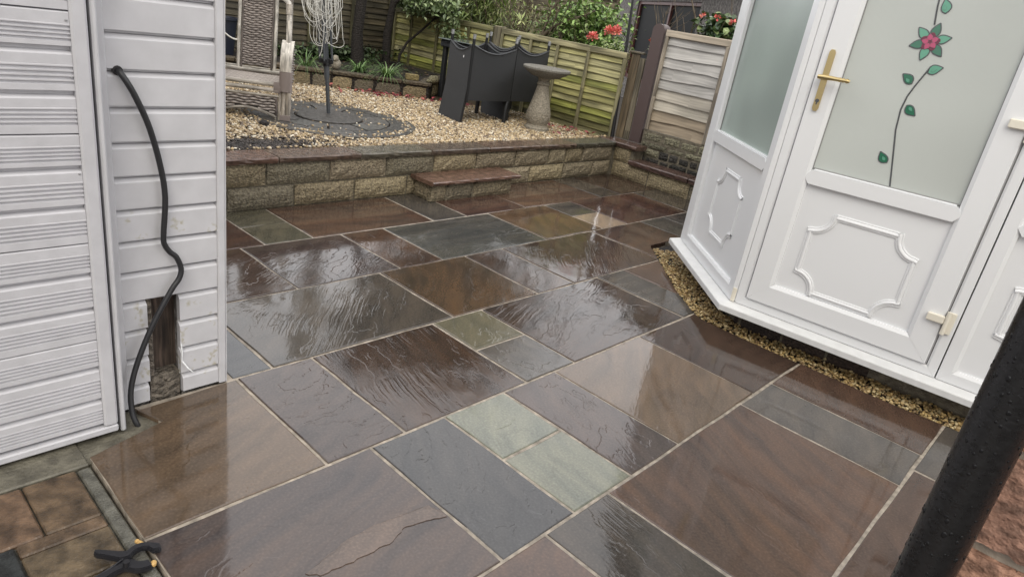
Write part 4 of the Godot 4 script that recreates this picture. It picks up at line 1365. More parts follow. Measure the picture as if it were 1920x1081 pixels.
		part("slate_wedge", m, M.slate, c)
	var cuts = [0.0, 0.75, 1.5, 2.15, 2.9, 3.6, 4.3, 4.95, 5.6]
	for k in cuts.size():
		var a1 = cuts[k + 1] if k < cuts.size() - 1 else TAU
		wedge.call(0.275, 0.485, cuts[k] + 0.022, a1 - 0.022, GY + 0.004 + rf(-0.001, 0.002))
		wedge.call(0.495, 0.70, cuts[k] + 0.30, a1 + 0.285, GY + 0.003 + rf(-0.001, 0.002))
	var hub := MB.new()
	hub.col = Color(.105, .097, .088)
	hub.lathe([Vector2(0.0, 0.018), Vector2(0.25, 0.018), Vector2(0.262, 0.012), Vector2(0.262, -0.03)], 36, Vector3(disc.x, GY, disc.y), 0.01, rng)
	part("centre_disc", hub, M.slate, c)


func leaf_shape(m: MB, l: float, w: float, fold: float) -> void:
	# pointed leaf along +x, folded a little along its midrib
	var p = [Vector3.ZERO, Vector3(0.35 * l, 0, 0), Vector3(0.72 * l, -0.03 * l, 0), Vector3(l, -0.12 * l, 0)]
	var q = [0.0, 0.5 * w, 0.38 * w, 0.0]
	for s in [-1.0, 1.0]:
		for i in 3:
			var a = p[i]; var b = p[i + 1]
			var a2 = a + Vector3(0, fold * q[i], s * q[i]); var b2 = b + Vector3(0, fold * q[i + 1], s * q[i + 1])
			m.tri(a, b, b2, Vector3.UP)
			m.tri(a, b2, a2, Vector3.UP)


func make_bed_wall() -> void:
	var w := thing("bed_wall", "curving low wall of weathered sandstone blocks edging the planting bed by the fence", "wall")
	var pts = [Vector2(0.10, -3.62), Vector2(0.75, -3.36), Vector2(1.30, -3.02), Vector2(1.736, -2.72), Vector2(2.072, -2.515), Vector2(2.434, -2.28), Vector2(2.90, -1.97), Vector2(3.16, -2.22), Vector2(3.80, -2.62)]
	var tones = [Color(.40, .32, .19), Color(.34, .27, .165), Color(.38, .29, .165), Color(.26, .22, .155)]
	var soil := MB.new()
	var poly := PackedVector2Array(pts)
	poly.append(Vector2(3.80, -3.78)); poly.append(Vector2(0.10, -3.78))
	soil.extrude(poly, Transform3D(Basis(Vector3(1, 0, 0), Vector3(0, 0, 1), Vector3(0, -1, 0)), Vector3(0, 0.462, 0)), 0.2)
	part("soil", soil, M.soil, w, "stuff")
	for i in pts.size() - 1:
		var a = pts[i]; var b = pts[i + 1]
		var L = (b - a).length()
		var d = (b - a) / L
		var nn = Vector2(-d.y, d.x)
		if nn.y < 0 and i < 6: nn = -nn
		if i >= 6: nn = Vector2(-d.y, d.x) if Vector2(-d.y, d.x).y > 0 else Vector2(d.y, -d.x)
		var X = Basis(Vector3(d.x, 0, d.y), Vector3.UP, Vector3(nn.x, 0, nn.y))
		if X.determinant() < 0: X = Basis(Vector3(-d.x, 0, -d.y), Vector3.UP, Vector3(nn.x, 0, nn.y))
		var core := MB.new()
		core.box(Vector3((a.x + b.x) * 0.5, 0.375, (a.y + b.y) * 0.5) - Vector3(nn.x, 0, nn.y) * 0.062, Vector3(L, 0.16, 0.11), 0.0, X)
		part("mortar_core", core, M.wall_mortar, w)
		var k = maxi(1, roundi(L / 0.25))
		for j in k:
			var ce = a.lerp(b, (j + 0.5) / k)
			var m := MB.new()
			m.col = tones[rng.randi() % 4] * rf(0.8, 1.2) * (0.35 if i == 6 else 1.0)
			m.rough_face(Transform3D(X, Vector3(ce.x, 0.29, ce.y)), L / k - 0.006, 0.150, 0.10, 0.012, rng, 5, 4)
			part("stone_block", m, M.sandstone, w)
		var k2 = maxi(1, roundi(L / 0.3))
		for j in k2:
			var ce = a.lerp(b, (j + 0.5) / k2) - nn * 0.045
			var m := MB.new()
			m.col = Color(.17, .135, .09) * rf(0.75, 1.2)
			m.box(Vector3(ce.x, 0.463, ce.y), Vector3(L / k2 - 0.008, 0.036, 0.135), 0.007, X)
			part("coping_slab", m, M.old_stone, w)


# lap fence panel in the plane of `xf` (x along, y up, z towards the viewer)
func lap_panel(called: String, label: String, xf: Transform3D, L: float, H: float, pitch: float, tone: Callable, frame: Color, battens: Array, wavy := 0.0, group := "", sm := "slat") -> Node3D:
	var p := thing(called, label, "fence", group)
	p.transform = xf
	var n = int(ceil(H / pitch))
	for i in n:
		var y0 = i * pitch
		var y1 = minf(y0 + pitch * 1.18, H)
		var m := MB.new()
		m.col = tone.call(float(i) / n)
		m.uvo = Vector2(rf(0, 7), rf(0, 7))
		var k = 10
		var ph = rf(0, TAU); var w2 = rf(2.0, 4.5)
		var tilt = 0.010
		var pr = []
		for j in k + 1:
			var x = 0.012 + (L - 0.024) * j / k
			var dy = wavy * (sin(x * w2 + ph) + 0.6 * sin(x * 9.0 + ph * 2.0)) + rf(-1, 1) * (0.0015 + wavy * 0.12)
			var dz = rf(-0.001, 0.001)
			pr.append([Vector3(x, y1, -0.004 - tilt * 0.6), Vector3(x, y0 + dy, tilt + dz), Vector3(x, y0 + dy, tilt - 0.009), Vector3(x, y1, -0.012 - tilt * 0.6)])
		for j in k:
			m.quad(pr[j][0], pr[j + 1][0], pr[j + 1][1], pr[j][1], Vector3(0, 0.1, 1))
			m.quad(pr[j][1], pr[j + 1][1], pr[j + 1][2], pr[j][2], Vector3.DOWN)
			m.quad(pr[j][2], pr[j + 1][2], pr[j + 1][3], pr[j][3], Vector3(0, 0, -1))
		part("slat", m, M[sm], p)
	for x in battens:
		var b := MB.new()
		b.col = frame * rf(0.9, 1.1)
		b.uvo = Vector2(rf(0, 7), rf(0, 7))
		b.span(Vector3(x - 0.019, 0.0, 0.0105), Vector3(x + 0.019, H - 0.036, 0.030), 0.003)
		part("batten", b, M.upright, p)
	for x in [0.0, L]:
		var b := MB.new()
		b.col = frame
		b.uvo = Vector2(rf(0, 7), rf(0, 7))
		var xx = clampf(x, 0.018, L - 0.018)
		b.span(Vector3(xx - 0.018, 0.0, 0.0108), Vector3(xx + 0.018, H - 0.036, 0.032), 0.003)
		part("edge_batten", b, M.upright, p)
	var t := MB.new()
	t.col = frame * 1.1
	t.span(Vector3(0, H - 0.035, -0.02), Vector3(L, H + 0.022, 0.031), 0.004)
	part("top_rail", t, M[sm], p)
	return p


func post(called: String, label: String, at: Vector3, s: Vector3, tone: Color, mt: Material, group := "") -> Node3D:
	var m := MB.new()
	m.col = tone
	m.uvo = Vector2(rf(0, 7), rf(0, 7))
	m.span(Vector3(-s.x * 0.5, 0, -s.z * 0.5), Vector3(s.x * 0.5, s.y, s.z * 0.5), 0.005)
	var o = part(called, m, mt, self)
	o.position = at
	tag(o, label, "post", group)
	return o


func make_fences() -> void:
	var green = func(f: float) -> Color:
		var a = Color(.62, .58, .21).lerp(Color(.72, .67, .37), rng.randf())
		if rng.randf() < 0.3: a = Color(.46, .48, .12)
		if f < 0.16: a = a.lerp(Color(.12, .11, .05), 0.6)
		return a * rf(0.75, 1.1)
	# plane x = 3.80, running away from the viewer; its x axis runs towards +z, the outside faces -x
	var B = Basis(Vector3(0, 0, 1), Vector3.UP, Vector3(-1, 0, 0))
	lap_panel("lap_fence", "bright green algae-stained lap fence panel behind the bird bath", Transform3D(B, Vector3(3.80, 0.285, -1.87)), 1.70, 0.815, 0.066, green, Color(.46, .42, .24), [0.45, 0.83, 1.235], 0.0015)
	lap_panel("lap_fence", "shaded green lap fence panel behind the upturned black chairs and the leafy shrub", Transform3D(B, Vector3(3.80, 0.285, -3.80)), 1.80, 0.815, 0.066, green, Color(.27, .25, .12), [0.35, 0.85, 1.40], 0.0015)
	post("fence_post", "squared timber post between the two green lap panels", Vector3(3.815, 0.25, -1.935), Vector3(0.09, 0.885, 0.10), Color(.36, .31, .20), M.upright)
	var dark = func(f: float) -> Color:
		var a = Color(.105, .088, .050).lerp(Color(.15, .12, .07), rng.randf())
		return a * rf(0.75, 1.1)
	var BB = Basis(Vector3(1, 0, 0), Vector3.UP, Vector3(0, 0, 1))
	var names = ["tall dark lap fence panel behind the rattan chair and the hanging cords", "tall dark lap fence panel in the corner behind the slender dark tree", "tall dark lap fence panel farthest along behind the garage"]
	for k in 3:
		var x1 = [1.95, 3.72, 0.14][k]
		lap_panel("lap_fence", names[k], Transform3D(BB, Vector3(x1 - 1.72, 0.42, -3.82)), 1.72, 1.42, 0.066, dark, Color(.13, .12, .06), [0.57, 1.15], 0.0015)
	post("fence_post", "mossy green timber post standing between the two dark panels near the slender tree", Vector3(1.975, 0.3, -3.80), Vector3(0.07, 1.6, 0.07), Color(.16, .17, .06), M.upright)
	post("fence_post", "mossy corner post where the dark fence meets the green fence", Vector3(3.78, 0.3, -3.85), Vector3(0.08, 1.6, 0.08), Color(.14, .15, .06), M.upright)
	# gap boards between the two fences
	var gb := thing("gap_boards", "two weathered upright boards filling the gap beside the brown post", "fence boards")
	for q in [[-0.165, -0.075, Color(.25, .19, .12), 0.80], [-0.068, -0.012, Color(.28, .24, .17), 0.77]]:
		var m := MB.new()
		m.col = q[2]
		m.uvo = Vector2(rf(0, 7), rf(0, 7))
		m.span(Vector3(3.84, 0.327, q[0]), Vector3(3.862, 0.327 + q[3], q[1]), 0.003)
		part("board", m, M.upright, gb)
	var cap := MB.new()
	cap.col = Color(.2, .17, .12)
	cap.span(Vector3(3.825, 1.129, -0.19), Vector3(3.87, 1.15, -0.03), 0.004)
	part("cap", cap, M.slat, gb)
	# brown post with a rounded top
	var bp := MB.new()
	var pf := PackedVector2Array([Vector2(-0.062, 0), Vector2(0.062, 0)])
	for k in 13: pf.append(Vector2(0.062 * cos(PI * k / 12.0), 1.04 + 0.055 * sin(PI * k / 12.0)))
	bp.extrude(pf, Transform3D(Basis(Vector3(0, 0, 1), Vector3.UP, Vector3(-1, 0, 0)), Vector3(3.945, 0.327, 0.070)), 0.11)
	tag(part("fence_post", bp, M.brown_post, self), "thick dark brown post with rounded top beside the grey panel", "post")
	# grey waney panel on an old stone wall
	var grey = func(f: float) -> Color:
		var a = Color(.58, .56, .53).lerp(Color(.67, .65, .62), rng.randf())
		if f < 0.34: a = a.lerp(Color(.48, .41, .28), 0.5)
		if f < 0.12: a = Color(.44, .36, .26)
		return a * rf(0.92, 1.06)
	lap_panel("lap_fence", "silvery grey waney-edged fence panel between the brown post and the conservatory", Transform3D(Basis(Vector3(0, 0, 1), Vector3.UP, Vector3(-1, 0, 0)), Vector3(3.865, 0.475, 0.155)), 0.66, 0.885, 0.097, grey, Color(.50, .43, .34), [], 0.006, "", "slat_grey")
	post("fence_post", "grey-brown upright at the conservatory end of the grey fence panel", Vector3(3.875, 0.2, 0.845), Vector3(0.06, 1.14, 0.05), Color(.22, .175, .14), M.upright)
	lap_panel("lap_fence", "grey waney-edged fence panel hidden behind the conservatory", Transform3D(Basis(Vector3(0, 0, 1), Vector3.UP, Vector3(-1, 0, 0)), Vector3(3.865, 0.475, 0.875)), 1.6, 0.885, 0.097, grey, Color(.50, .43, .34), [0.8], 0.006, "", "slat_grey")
	var ow := thing("old_stone_wall", "mossy blackened old stone wall under the grey fence panel", "wall")
	var cw := MB.new()
	cw.span(Vector3(3.84, -0.05, 0.15), Vector3(3.95, 0.470, 2.4))
	part("mortar_core", cw, M.wall_mortar, ow)
	var ys = [0.165, 0.232, 0.312, 0.372, 0.465]
	for r in 4:
		var z = 0.152 - rf(0.0, 0.1)
		while z < 1.4:
			var l = rf(0.09, 0.27)
			var m := MB.new()
			var low = r < 1 or (r == 1 and rng.randf() < 0.6)
			m.col = (Color(.075, .068, .058) if low else Color(.30, .28, .19)) * rf(0.55, 1.3)
			var z0 = maxf(z, 0.155)
			if z + l - z0 > 0.03:
				m.rough_face(Transform3D(Basis(Vector3(0, 0, 1), Vector3.UP, Vector3(-1, 0, 0)), Vector3(3.838 + rf(-0.004, 0.004), ys[r] + rf(0, 0.006), (z0 + z + l) * 0.5)), z + l - z0 - 0.012, ys[r + 1] - ys[r] - rf(0.008, 0.018), 0.05, 0.014, rng, 7, 4)
				part("old_stone", m, M.old_stone, ow)
			z += l
	var sl := MB.new()
	sl.span(Vector3(3.781, -0.05, 0.26), Vector3(3.839, 0.175, 2.2))
	part("soil_strip", sl, M.soil, ow, "stuff")
	# thin black pole
	var bpole := MB.new()
	bpole.tube([Vector3(3.78, 0.30, -0.155), Vector3(3.80, 1.1, -0.215), Vector3(3.83, 1.9, -0.30), Vector3(3.84, 2.4, -0.34)], [0.020, 0.015, 0.011, 0.010], 10)
	tag(part("black_pole", bpole, M.dryer_black, self), "thin black pole rising at the near end of the green fence", "pole")


func make_neighbours() -> void:
	# second fence beyond the shrubs
	var tan_ = func(f: float) -> Color:
		return Color(.30, .24, .15).lerp(Color(.22, .19, .12), rng.randf()) * rf(0.8, 1.1)
	for k in 2:
		lap_panel("lap_fence", ["tan lap fence panel of the next garden, behind the bare stems", "tan lap fence panel of the next garden, behind the feathery bamboo", "tan lap fence panel of the next garden, by the rendered outbuilding"][k], Transform3D(Basis(Vector3(0, 0, 1), Vector3.UP, Vector3(-1, 0, 0)), Vector3(6.9, 0.25, [-4.4, -6.21, -2.55][k])), 1.8, 1.45, 0.10, tan_, Color(.22, .17, .11), [0.6, 1.2], 0.003)
	# outbuilding
	var h := thing("outbuilding", "grey pebbledashed outbuilding with dark windows, red-brown frames and white gutter", "building")
	var d = Vector3(0.669, 0, -0.743)
	var n = Vector3(-0.743, 0, -0.669)
	h.transform = Transform3D(Basis(-d, Vector3.UP, n), Vector3(8.41, 0, -2.27))   # local x runs back towards the near end
	var wl := MB.new()
	wl.span(Vector3(-6.3, -0.06, -3.0), Vector3(-3.62, 2.0, 0))
	wl.span(Vector3(0.34, -0.06, -3.0), Vector3(3.6, 2.0, 0))
	wl.span(Vector3(-3.62, -0.06, -3.0), Vector3(0.34, 0.35, -0.002))
	wl.span(Vector3(-3.62, 1.86, -3.0), Vector3(0.34, 2.0, -0.002))
	part("wall", wl, M.render_grey, h)
	var fr := MB.new()
	for x in [-3.58, -1.36, 0.30]:
		fr.span(Vector3(x - 0.05, 0.351, -0.10), Vector3(x + 0.05, 1.859, -0.03), 0.006)
	fr.span(Vector3(-3.529, 0.351, -0.10), Vector3(0.249, 0.43, -0.035), 0.004)
	fr.span(Vector3(-3.529, 1.80, -0.10), Vector3(0.249, 1.859, -0.035), 0.004)
	part("window_frame", fr, M.red_frame, h)
	for x in [[-3.53, -1.41], [-1.31, 0.25]]:
		var gl := MB.new()
		gl.span(Vector3(x[0], 0.43, -0.085), Vector3(x[1], 1.80, -0.075))
		part("window_pane", gl, M.dark_glass, h)
	var gu := MB.new()
	gu.tube([Vector3(-6.4, 2.045, 0.09), Vector3(3.7, 2.045, 0.09)], 0.045, 12)
	gu.span(Vector3(-6.4, 2.0, 0.001), Vector3(3.7, 2.12, 0.045), 0.004)
	part("gutter", gu, M.white_plastic, h)
	var rf_ := MB.new()
	rf_.quad(Vector3(-6.4, 2.11, 0.08), Vector3(3.7, 2.11, 0.08), Vector3(3.7, 2.75, -3.1), Vector3(-6.4, 2.75, -3.1), Vector3.UP)
	rf_.quad(Vector3(-6.4, 2.06, 0.06), Vector3(3.7, 2.06, 0.06), Vector3(3.7, 2.70, -3.1), Vector3(-6.4, 2.70, -3.1), Vector3.DOWN)
	part("roof", rf_, M.roof_felt, h)


# a woody plant: stems of tubes and a foliage of single leaves
func crown(parent: Node, ce: Vector3, r: Vector3, n: int, size: Array, tones: Array, mesh: Mesh, droop := 0.0, clumps := 9, called := "foliage") -> void:
	var xs = []; var cs = []
	var hubs = []
	for k in clumps:
		var v = Vector3(rf(-1, 1), rf(-1, 1), rf(-1, 1))
		hubs.append([ce + v.normalized() * r * pow(rng.randf(), 0.5) * 0.75, rf(0.30, 0.62), rf(0.65, 1.3)])
	for i in n:
		var hb = hubs[rng.randi() % clumps]
		var v = Vector3(rng.randfn(0, 0.5), rng.randfn(0, 0.5), rng.randfn(0, 0.5))
		var p = hb[0] + v * r * hb[1]
		var e = Basis.from_euler(Vector3(rf(-0.7, 0.7), rf(0, TAU), rf(-0.9, 0.5) - droop))
		var t = tones[rng.randi() % tones.size()] * hb[2] * rf(0.7, 1.3)
		xs.append(Transform3D(e.scaled(Vector3.ONE * rf(size[0], size[1])), p))
		cs.append(Color(t.r, t.g, t.b))
	swarm(called, mesh, M.leaf, xs, cs, parent)


func branchy(m: MB, from: Vector3, dir: Vector3, l: float, r: float, depth: int, spread := 0.6) -> void:
	var path = [from]
	var rad = [r]
	var d = dir.normalized()
	var k = 5
	for i in k:
		d = (d + Vector3(rf(-1, 1), rf(-0.5, 0.8), rf(-1, 1)) * 0.14).normalized()
		path.append(path[-1] + d * l / k)
		rad.append(r * (1.0 - 0.5 * (i + 1) / k))
	m.tube(path, rad, 6)
	if depth > 0:
		for i in 3:
			var at = path[2 + i]
			branchy(m, at, d + Vector3(rf(-1, 1), rf(-0.2, 0.8), rf(-1, 1)) * spread, l * rf(0.45, 0.7), rad[2 + i] * 0.7, depth - 1, spread)


func make_plants() -> void:
	var lf := MB.new(); leaf_shape(lf, 1.0, 0.5, 0.3)
	var leaf = lf.mesh()
	var nf := MB.new(); leaf_shape(nf, 1.0, 0.13, 0.2)
	var narrow = nf.mesh()
	var rl := MB.new(); leaf_shape(rl, 1.0, 0.75, 0.25)
	var round_leaf = rl.mesh()
	var dk = [Color(.035, .055, .022), Color(.05, .08, .03), Color(.09, .13, .06), Color(.03, .045, .02)]
	var md = [Color(.07, .12, .03), Color(.11, .17, .05), Color(.05, .09, .03), Color(.15, .20, .07)]
	var lt = [Color(.16, .22, .07), Color(.21, .26, .10), Color(.10, .16, .05), Color(.26, .28, .13)]
	# slender dark tree in the bed, with a leafy crown above the frame
	var t := thing("slender_tree", "slender dark-barked tree in the bed before the dark fence", "tree")
	var tm := MB.new()
	tm.tube([Vector3(2.95, 0.44, -3.35), Vector3(2.93, 0.8, -3.36), Vector3(2.96, 1.3, -3.34), Vector3(3.05, 1.9, -3.30), Vector3(3.25, 2.6, -3.2), Vector3(3.4, 3.2, -3.1)], [0.085, 0.065, 0.06, 0.055, 0.04, 0.02], 10)
	branchy(tm, Vector3(3.05, 1.9, -3.3), Vector3(0.8, 0.9, 0.3), 1.1, 0.03, 2)
	branchy(tm, Vector3(3.15, 2.3, -3.25), Vector3(-0.3, 1.0, -0.4), 1.1, 0.03, 2)
	part("trunk", tm, M.bark, t)
	crown(t, Vector3(3.65, 3.0, -3.2), Vector3(0.95, 0.85, 0.8), 5200, [0.05, 0.09], dk, leaf, 0.3, 14, "crown")
	var t2 := thing("corner_shrub", "dark-leaved evergreen shrub leaning over the green fence corner", "shrub")
	var m2 := MB.new()
	m2.tube([Vector3(3.44, 0.44, -3.45), Vector3(3.43, 0.8, -3.46), Vector3(3.46, 1.2, -3.42)], [0.055, 0.05, 0.04], 8)
	m2.tube([Vector3(3.50, 0.45, -3.28), Vector3(3.50, 0.60, -3.27), Vector3(3.56, 0.76, -3.22), Vector3(3.66, 0.92, -3.10), Vector3(3.70, 1.10, -2.9)], [0.018, 0.018, 0.016, 0.014, 0.01], 7)
	branchy(m2, Vector3(3.46, 1.15, -3.42), Vector3(0.3, 0.8, 0.5), 0.7, 0.025, 2)
	branchy(m2, Vector3(3.70, 1.08, -2.92), Vector3(0.05, 0.2, 0.7), 0.5, 0.010, 2)
	part("trunk", m2, M.bark, t2)
	crown(t2, Vector3(3.62, 1.36, -3.0), Vector3(0.30, 0.28, 0.66), 2300, [0.045, 0.08], [Color(.06, .09, .035), Color(.10, .15, .055), Color(.20, .27, .12), Color(.28, .34, .18)], leaf, 0.3, 12)
	crown(t2, Vector3(3.66, 1.04, -2.6), Vector3(0.10, 0.16, 0.36), 260, [0.04, 0.065], [Color(.12, .17, .07), Color(.20, .25, .12)], leaf, 0.3, 6)
	# tall trees over the next garden, seen mostly as dark shapes in the wet slabs
	var big := thing("leafy_tree", "large leafy tree rising in the next garden behind the bare stems", "tree")
	var bm := MB.new()
	bm.tube([Vector3(6.3, 0.0, -5.2), Vector3(6.3, 1.5, -5.2), Vector3(6.4, 3.0, -5.1), Vector3(6.5, 4.6, -5.0)], [0.17, 0.14, 0.11, 0.05], 10)
	for k in 6: branchy(bm, Vector3(6.35, 1.9 + k * 0.4, -5.15), Vector3(rf(-1, 1), 0.7, rf(-1, 1)), 1.7, 0.05, 2)
	part("trunk", bm, M.bark, big)
	crown(big, Vector3(6.4, 4.2, -4.9), Vector3(1.9, 1.5, 1.9), 13000, [0.08, 0.15], dk, leaf, 0.3, 26, "crown")
	var hd := thing("dark_hedge", "dense dark green hedge closing the view beyond the fence corner", "hedge")
	crown(hd, Vector3(5.2, 1.25, -5.2), Vector3(0.7, 0.9, 1.3), 5200, [0.06, 0.10], [Color(.05, .08, .03), Color(.08, .12, .04), Color(.12, .17, .06), Color(.04, .06, .02)], leaf, 0.2, 24)
	crown(hd, Vector3(8.6, 1.0, -10.0), Vector3(2.6, 1.2, 2.2), 4200, [0.12, 0.2], [Color(.05, .08, .03), Color(.08, .12, .04), Color(.10, .14, .05)], leaf, 0.2, 24)
	# feathery bamboo clump
	var bb := thing("bamboo_clump", "feathery light green bamboo showing over the green fence post", "bamboo")
	var cm := MB.new()
	for k in 16:
		var b0 = Vector3(4.75 + rf(-0.3, 0.3), 0.2, -3.45 + rf(-0.45, 0.45))
		cm.tube([b0, b0 + Vector3(rf(-0.1, 0.1), 1.0, rf(-0.1, 0.1)), b0 + Vector3(rf(-0.35, 0.35), 2.1, rf(-0.35, 0.35))], [0.010, 0.009, 0.005], 6)
	part("cane", cm, M.twig, bb)
	crown(bb, Vector3(4.7, 1.45, -3.4), Vector3(0.45, 0.65, 0.80), 6000, [0.09, 0.16], [Color(.16, .22, .05), Color(.23, .31, .09), Color(.32, .38, .14), Color(.10, .14, .04)], narrow, 0.4, 16)
	# bare stems
	var bs := thing("bare_shrub", "nearly bare shrub of branching tan stems behind the green fence", "shrub")
	var sm := MB.new()
	for k in 9:
		branchy(sm, Vector3(4.6 + rf(-0.25, 0.25), 0.35, -2.35 + rf(-0.55, 0.65)), Vector3(rf(-0.2, 0.2), 1.0, rf(-0.5, 0.6)), rf(0.8, 1.3), rf(0.010, 0.017), 2, 0.75)
	sm.tube([Vector3(4.3, 0.7, -1.95), Vector3(4.32, 1.02, -1.85), Vector3(4.36, 1.24, -1.6), Vector3(4.40, 1.37, -1.3), Vector3(4.43, 1.45, -1.15)], [0.03, 0.028, 0.022, 0.016, 0.010], 8)
	sm.tube([Vector3(4.33, 1.12, -1.76), Vector3(4.36, 1.4, -1.70), Vector3(4.40, 1.7, -1.5)], [0.018, 0.014, 0.008], 8)
	part("stem", sm, M.twig, bs)
	crown(bs, Vector3(4.6, 1.15, -2.35), Vector3(0.4, 0.45, 0.9), 1300, [0.05, 0.09], [Color(.22, .25, .10), Color(.27, .28, .12), Color(.15, .18, .07), Color(.28, .23, .13)], narrow, 0.3, 18)
	var sprig := MB.new()
	part_leaf_sprig(sprig, Vector3(4.25, 1.22, -2.05), 11, 0.15)
	part("leaf_sprig", sprig, M.leaf, bs)
	# leafy bush
	var lb := thing("leafy_bush", "bright leafy green bush between the bare stems and the red flowers", "bush")
	var lm := MB.new()
	for k in 6: branchy(lm, Vector3(4.7 + rf(-0.2, 0.2), 0.3, -1.25 + rf(-0.3, 0.3)), Vector3(rf(-0.3, 0.3), 1.0, rf(-0.3, 0.3)), 0.9, 0.012, 2)
	part("stem", lm, M.twig, lb)
	crown(lb, Vector3(4.65, 1.20, -1.30), Vector3(0.38, 0.45, 0.66), 4600, [0.04, 0.075], [Color(.15, .25, .06), Color(.21, .32, .09), Color(.10, .17, .045), Color(.28, .37, .13)], leaf, 0.2, 18)
	var lo := thing("fence_top_scrub", "low mixed scrub just behind the top of the green fence", "shrub")
	crown(lo, Vector3(4.25, 1.0, -1.9), Vector3(0.16, 0.16, 1.5), 2600, [0.035, 0.07], [Color(.17, .21, .07), Color(.24, .27, .11), Color(.11, .14, .05), Color(.22, .18, .11)], narrow, 0.0, 30)
	# azalea
	var az := thing("red_azalea", "light green azalea with two coral red flower heads at the fence end", "shrub")
	crown(az, Vector3(4.12, 1.05, -0.62), Vector3(0.17, 0.13, 0.26), 800, [0.03, 0.05], [Color(.22, .28, .10), Color(.30, .34, .16), Color(.13, .19, .05)], leaf, 0.0, 10)
	for q in [Vector3(4.05, 1.20, -0.83), Vector3(4.07, 1.275, -0.65), Vector3(4.10, 1.29, -0.58)]:
		flower_head(az, q, 0.058, [Color(.80, .22, .19), Color(.84, .30, .26), Color(.68, .14, .14)], 110)
	# shrub between the pole and the brown post
	var sb := thing("orange_tipped_shrub", "small green shrub with orange tips between the black pole and brown post", "shrub")
	crown(sb, Vector3(4.12, 1.06, -0.06), Vector3(0.10, 0.20, 0.11), 700, [0.03, 0.055], [Color(.10, .17, .03), Color(.15, .23, .05), Color(.07, .11, .03)], leaf, 0.0, 9)
	crown(sb, Vector3(4.06, 0.98, -0.03), Vector3(0.04, 0.06, 0.06), 40, [0.03, 0.05], [Color(.35, .14, .07), Color(.42, .16, .08)], leaf, 0.0, 3, "orange_leaves")
	flower_head(sb, Vector3(4.07, 1.26, -0.12), 0.04, [Color(.70, .14, .08), Color(.6, .2, .1)], 14)
	var tw := MB.new()
	for k in 5: branchy(tw, Vector3(4.15, 1.25, -0.1), Vector3(rf(-0.4, 0.4), 0.6, rf(-0.6, 0.6)), 0.35, 0.005, 1, 0.9)
	part("twig", tw, M.twig, sb)
	# roses over the grey panel
	var rs := thing("rose_bush", "rose bush with coral pink blooms leaning over the grey fence panel", "rose bush")
	var rm := MB.new()
	for k in 5: branchy(rm, Vector3(4.15 + rf(-0.1, 0.1), 0.6, 0.5 + rf(-0.2, 0.2)), Vector3(rf(-0.1, 0.1), 1.0, rf(-0.3, 0.2)), 0.85, 0.010, 1, 0.7)
	rm.tube([Vector3(4.15, 1.2, 0.42), Vector3(4.1, 1.42, 0.32), Vector3(4.08, 1.62, 0.22), Vector3(4.07, 1.85, 0.10)], [0.011, 0.009, 0.007, 0.005], 7)
	part("stem", rm, M.twig, rs)
	crown(rs, Vector3(4.08, 1.45, 0.56), Vector3(0.16, 0.16, 0.30), 620, [0.05, 0.085], [Color(.05, .09, .035), Color(.09, .14, .05), Color(.16, .21, .08), Color(.04, .07, .03)], round_leaf, 0.2, 12)
	crown(rs, Vector3(4.02, 1.385, 0.62), Vector3(0.05, 0.05, 0.20), 60, [0.04, 0.06], [Color(.10, .13, .05), Color(.22, .17, .08)], round_leaf, 0.2, 5)
	for q in [Vector3(3.98, 1.545, 0.405), Vector3(3.98, 1.545, 0.555), Vector3(3.99, 1.525, 0.70)]:
		flower_head(rs, q, 0.034, [Color(.75, .18, .15), Color(.82, .30, .22), Color(.60, .08, .09)], 24)
	# strap-leaved clumps on the bed wall
	var gp = [[Vector3(1.93, 0.465, -2.78), 70, "arching grassy clump on the bed wall beside the rattan chair"], [Vector3(2.47, 0.465, -2.62), 120, "arching grassy clump behind the stone bird"], [Vector3(2.60, 0.475, -2.30), 130, "arching grassy clump spilling over the wall next to the yellow brick"]]
	for q in gp:
		var gm := MB.new()
		var o = q[0]
		for k in q[1]:
			var a = rf(0, TAU); var l = rf(0.20, 0.42); var w = rf(0.0035, 0.0065)
			var d = Vector3(cos(a), 0, sin(a)); var sd = Vector3(-sin(a), 0, cos(a)) * w
			gm.col = [Color(.08, .15, .04), Color(.13, .23, .07), Color(.22, .33, .13), Color(.06, .11, .035)][rng.randi() % 4]
			var up = rf(0.35, 1.0)
			var prev = o + d * rf(0, 0.04)
			var pd = prev
			for s in 6:
				var f = (s + 1) / 6.0
				var nx = pd + d * l * f * (1.1 - up * 0.45) + Vector3.UP * l * (up * f * 1.3 - 0.95 * f * f * (0.7 + 0.3 * up))
				var w0 = sd * (1.0 - s / 6.0); var w1 = sd * (1.0 - f)
				gm.tri(prev - w0, prev + w0, nx + w1, Vector3.UP)
				gm.tri(prev - w0, nx + w1, nx - w1, Vector3.UP)
				prev = nx
		tag(part("grass_clump", gm, M.leaf, self), q[2], "plant", "grassy clumps along the bed wall")
	# ground litter in the bed
	var bedl := []
	var bedc := []
	for k in 380:
		var x = rf(1.3, 3.7); var z = rf(-3.7, -2.1)
		if z > -2.02 - (2.9 - x) * 0.64 - 0.1 and x < 2.95: continue
		if x > 2.95 and z > -2.35 - (x - 2.95) * 0.6: continue
		bedl.append(Transform3D(Basis.from_euler(Vector3(rf(-0.5, 0.5), rf(0, TAU), rf(-0.5, 0.5))).scaled(Vector3.ONE * rf(0.03, 0.06)), Vector3(x, 0.472, z)))
		bedc.append([Color(.09, .055, .035), Color(.05, .035, .028), Color(.12, .09, .05), Color(.04, .06, .025)][rng.randi() % 4])
	swarm("leaf_litter", leaf, M.leaf, bedl, bedc, self).set_meta("label", "brown leaf litter on the soil of the planting bed")
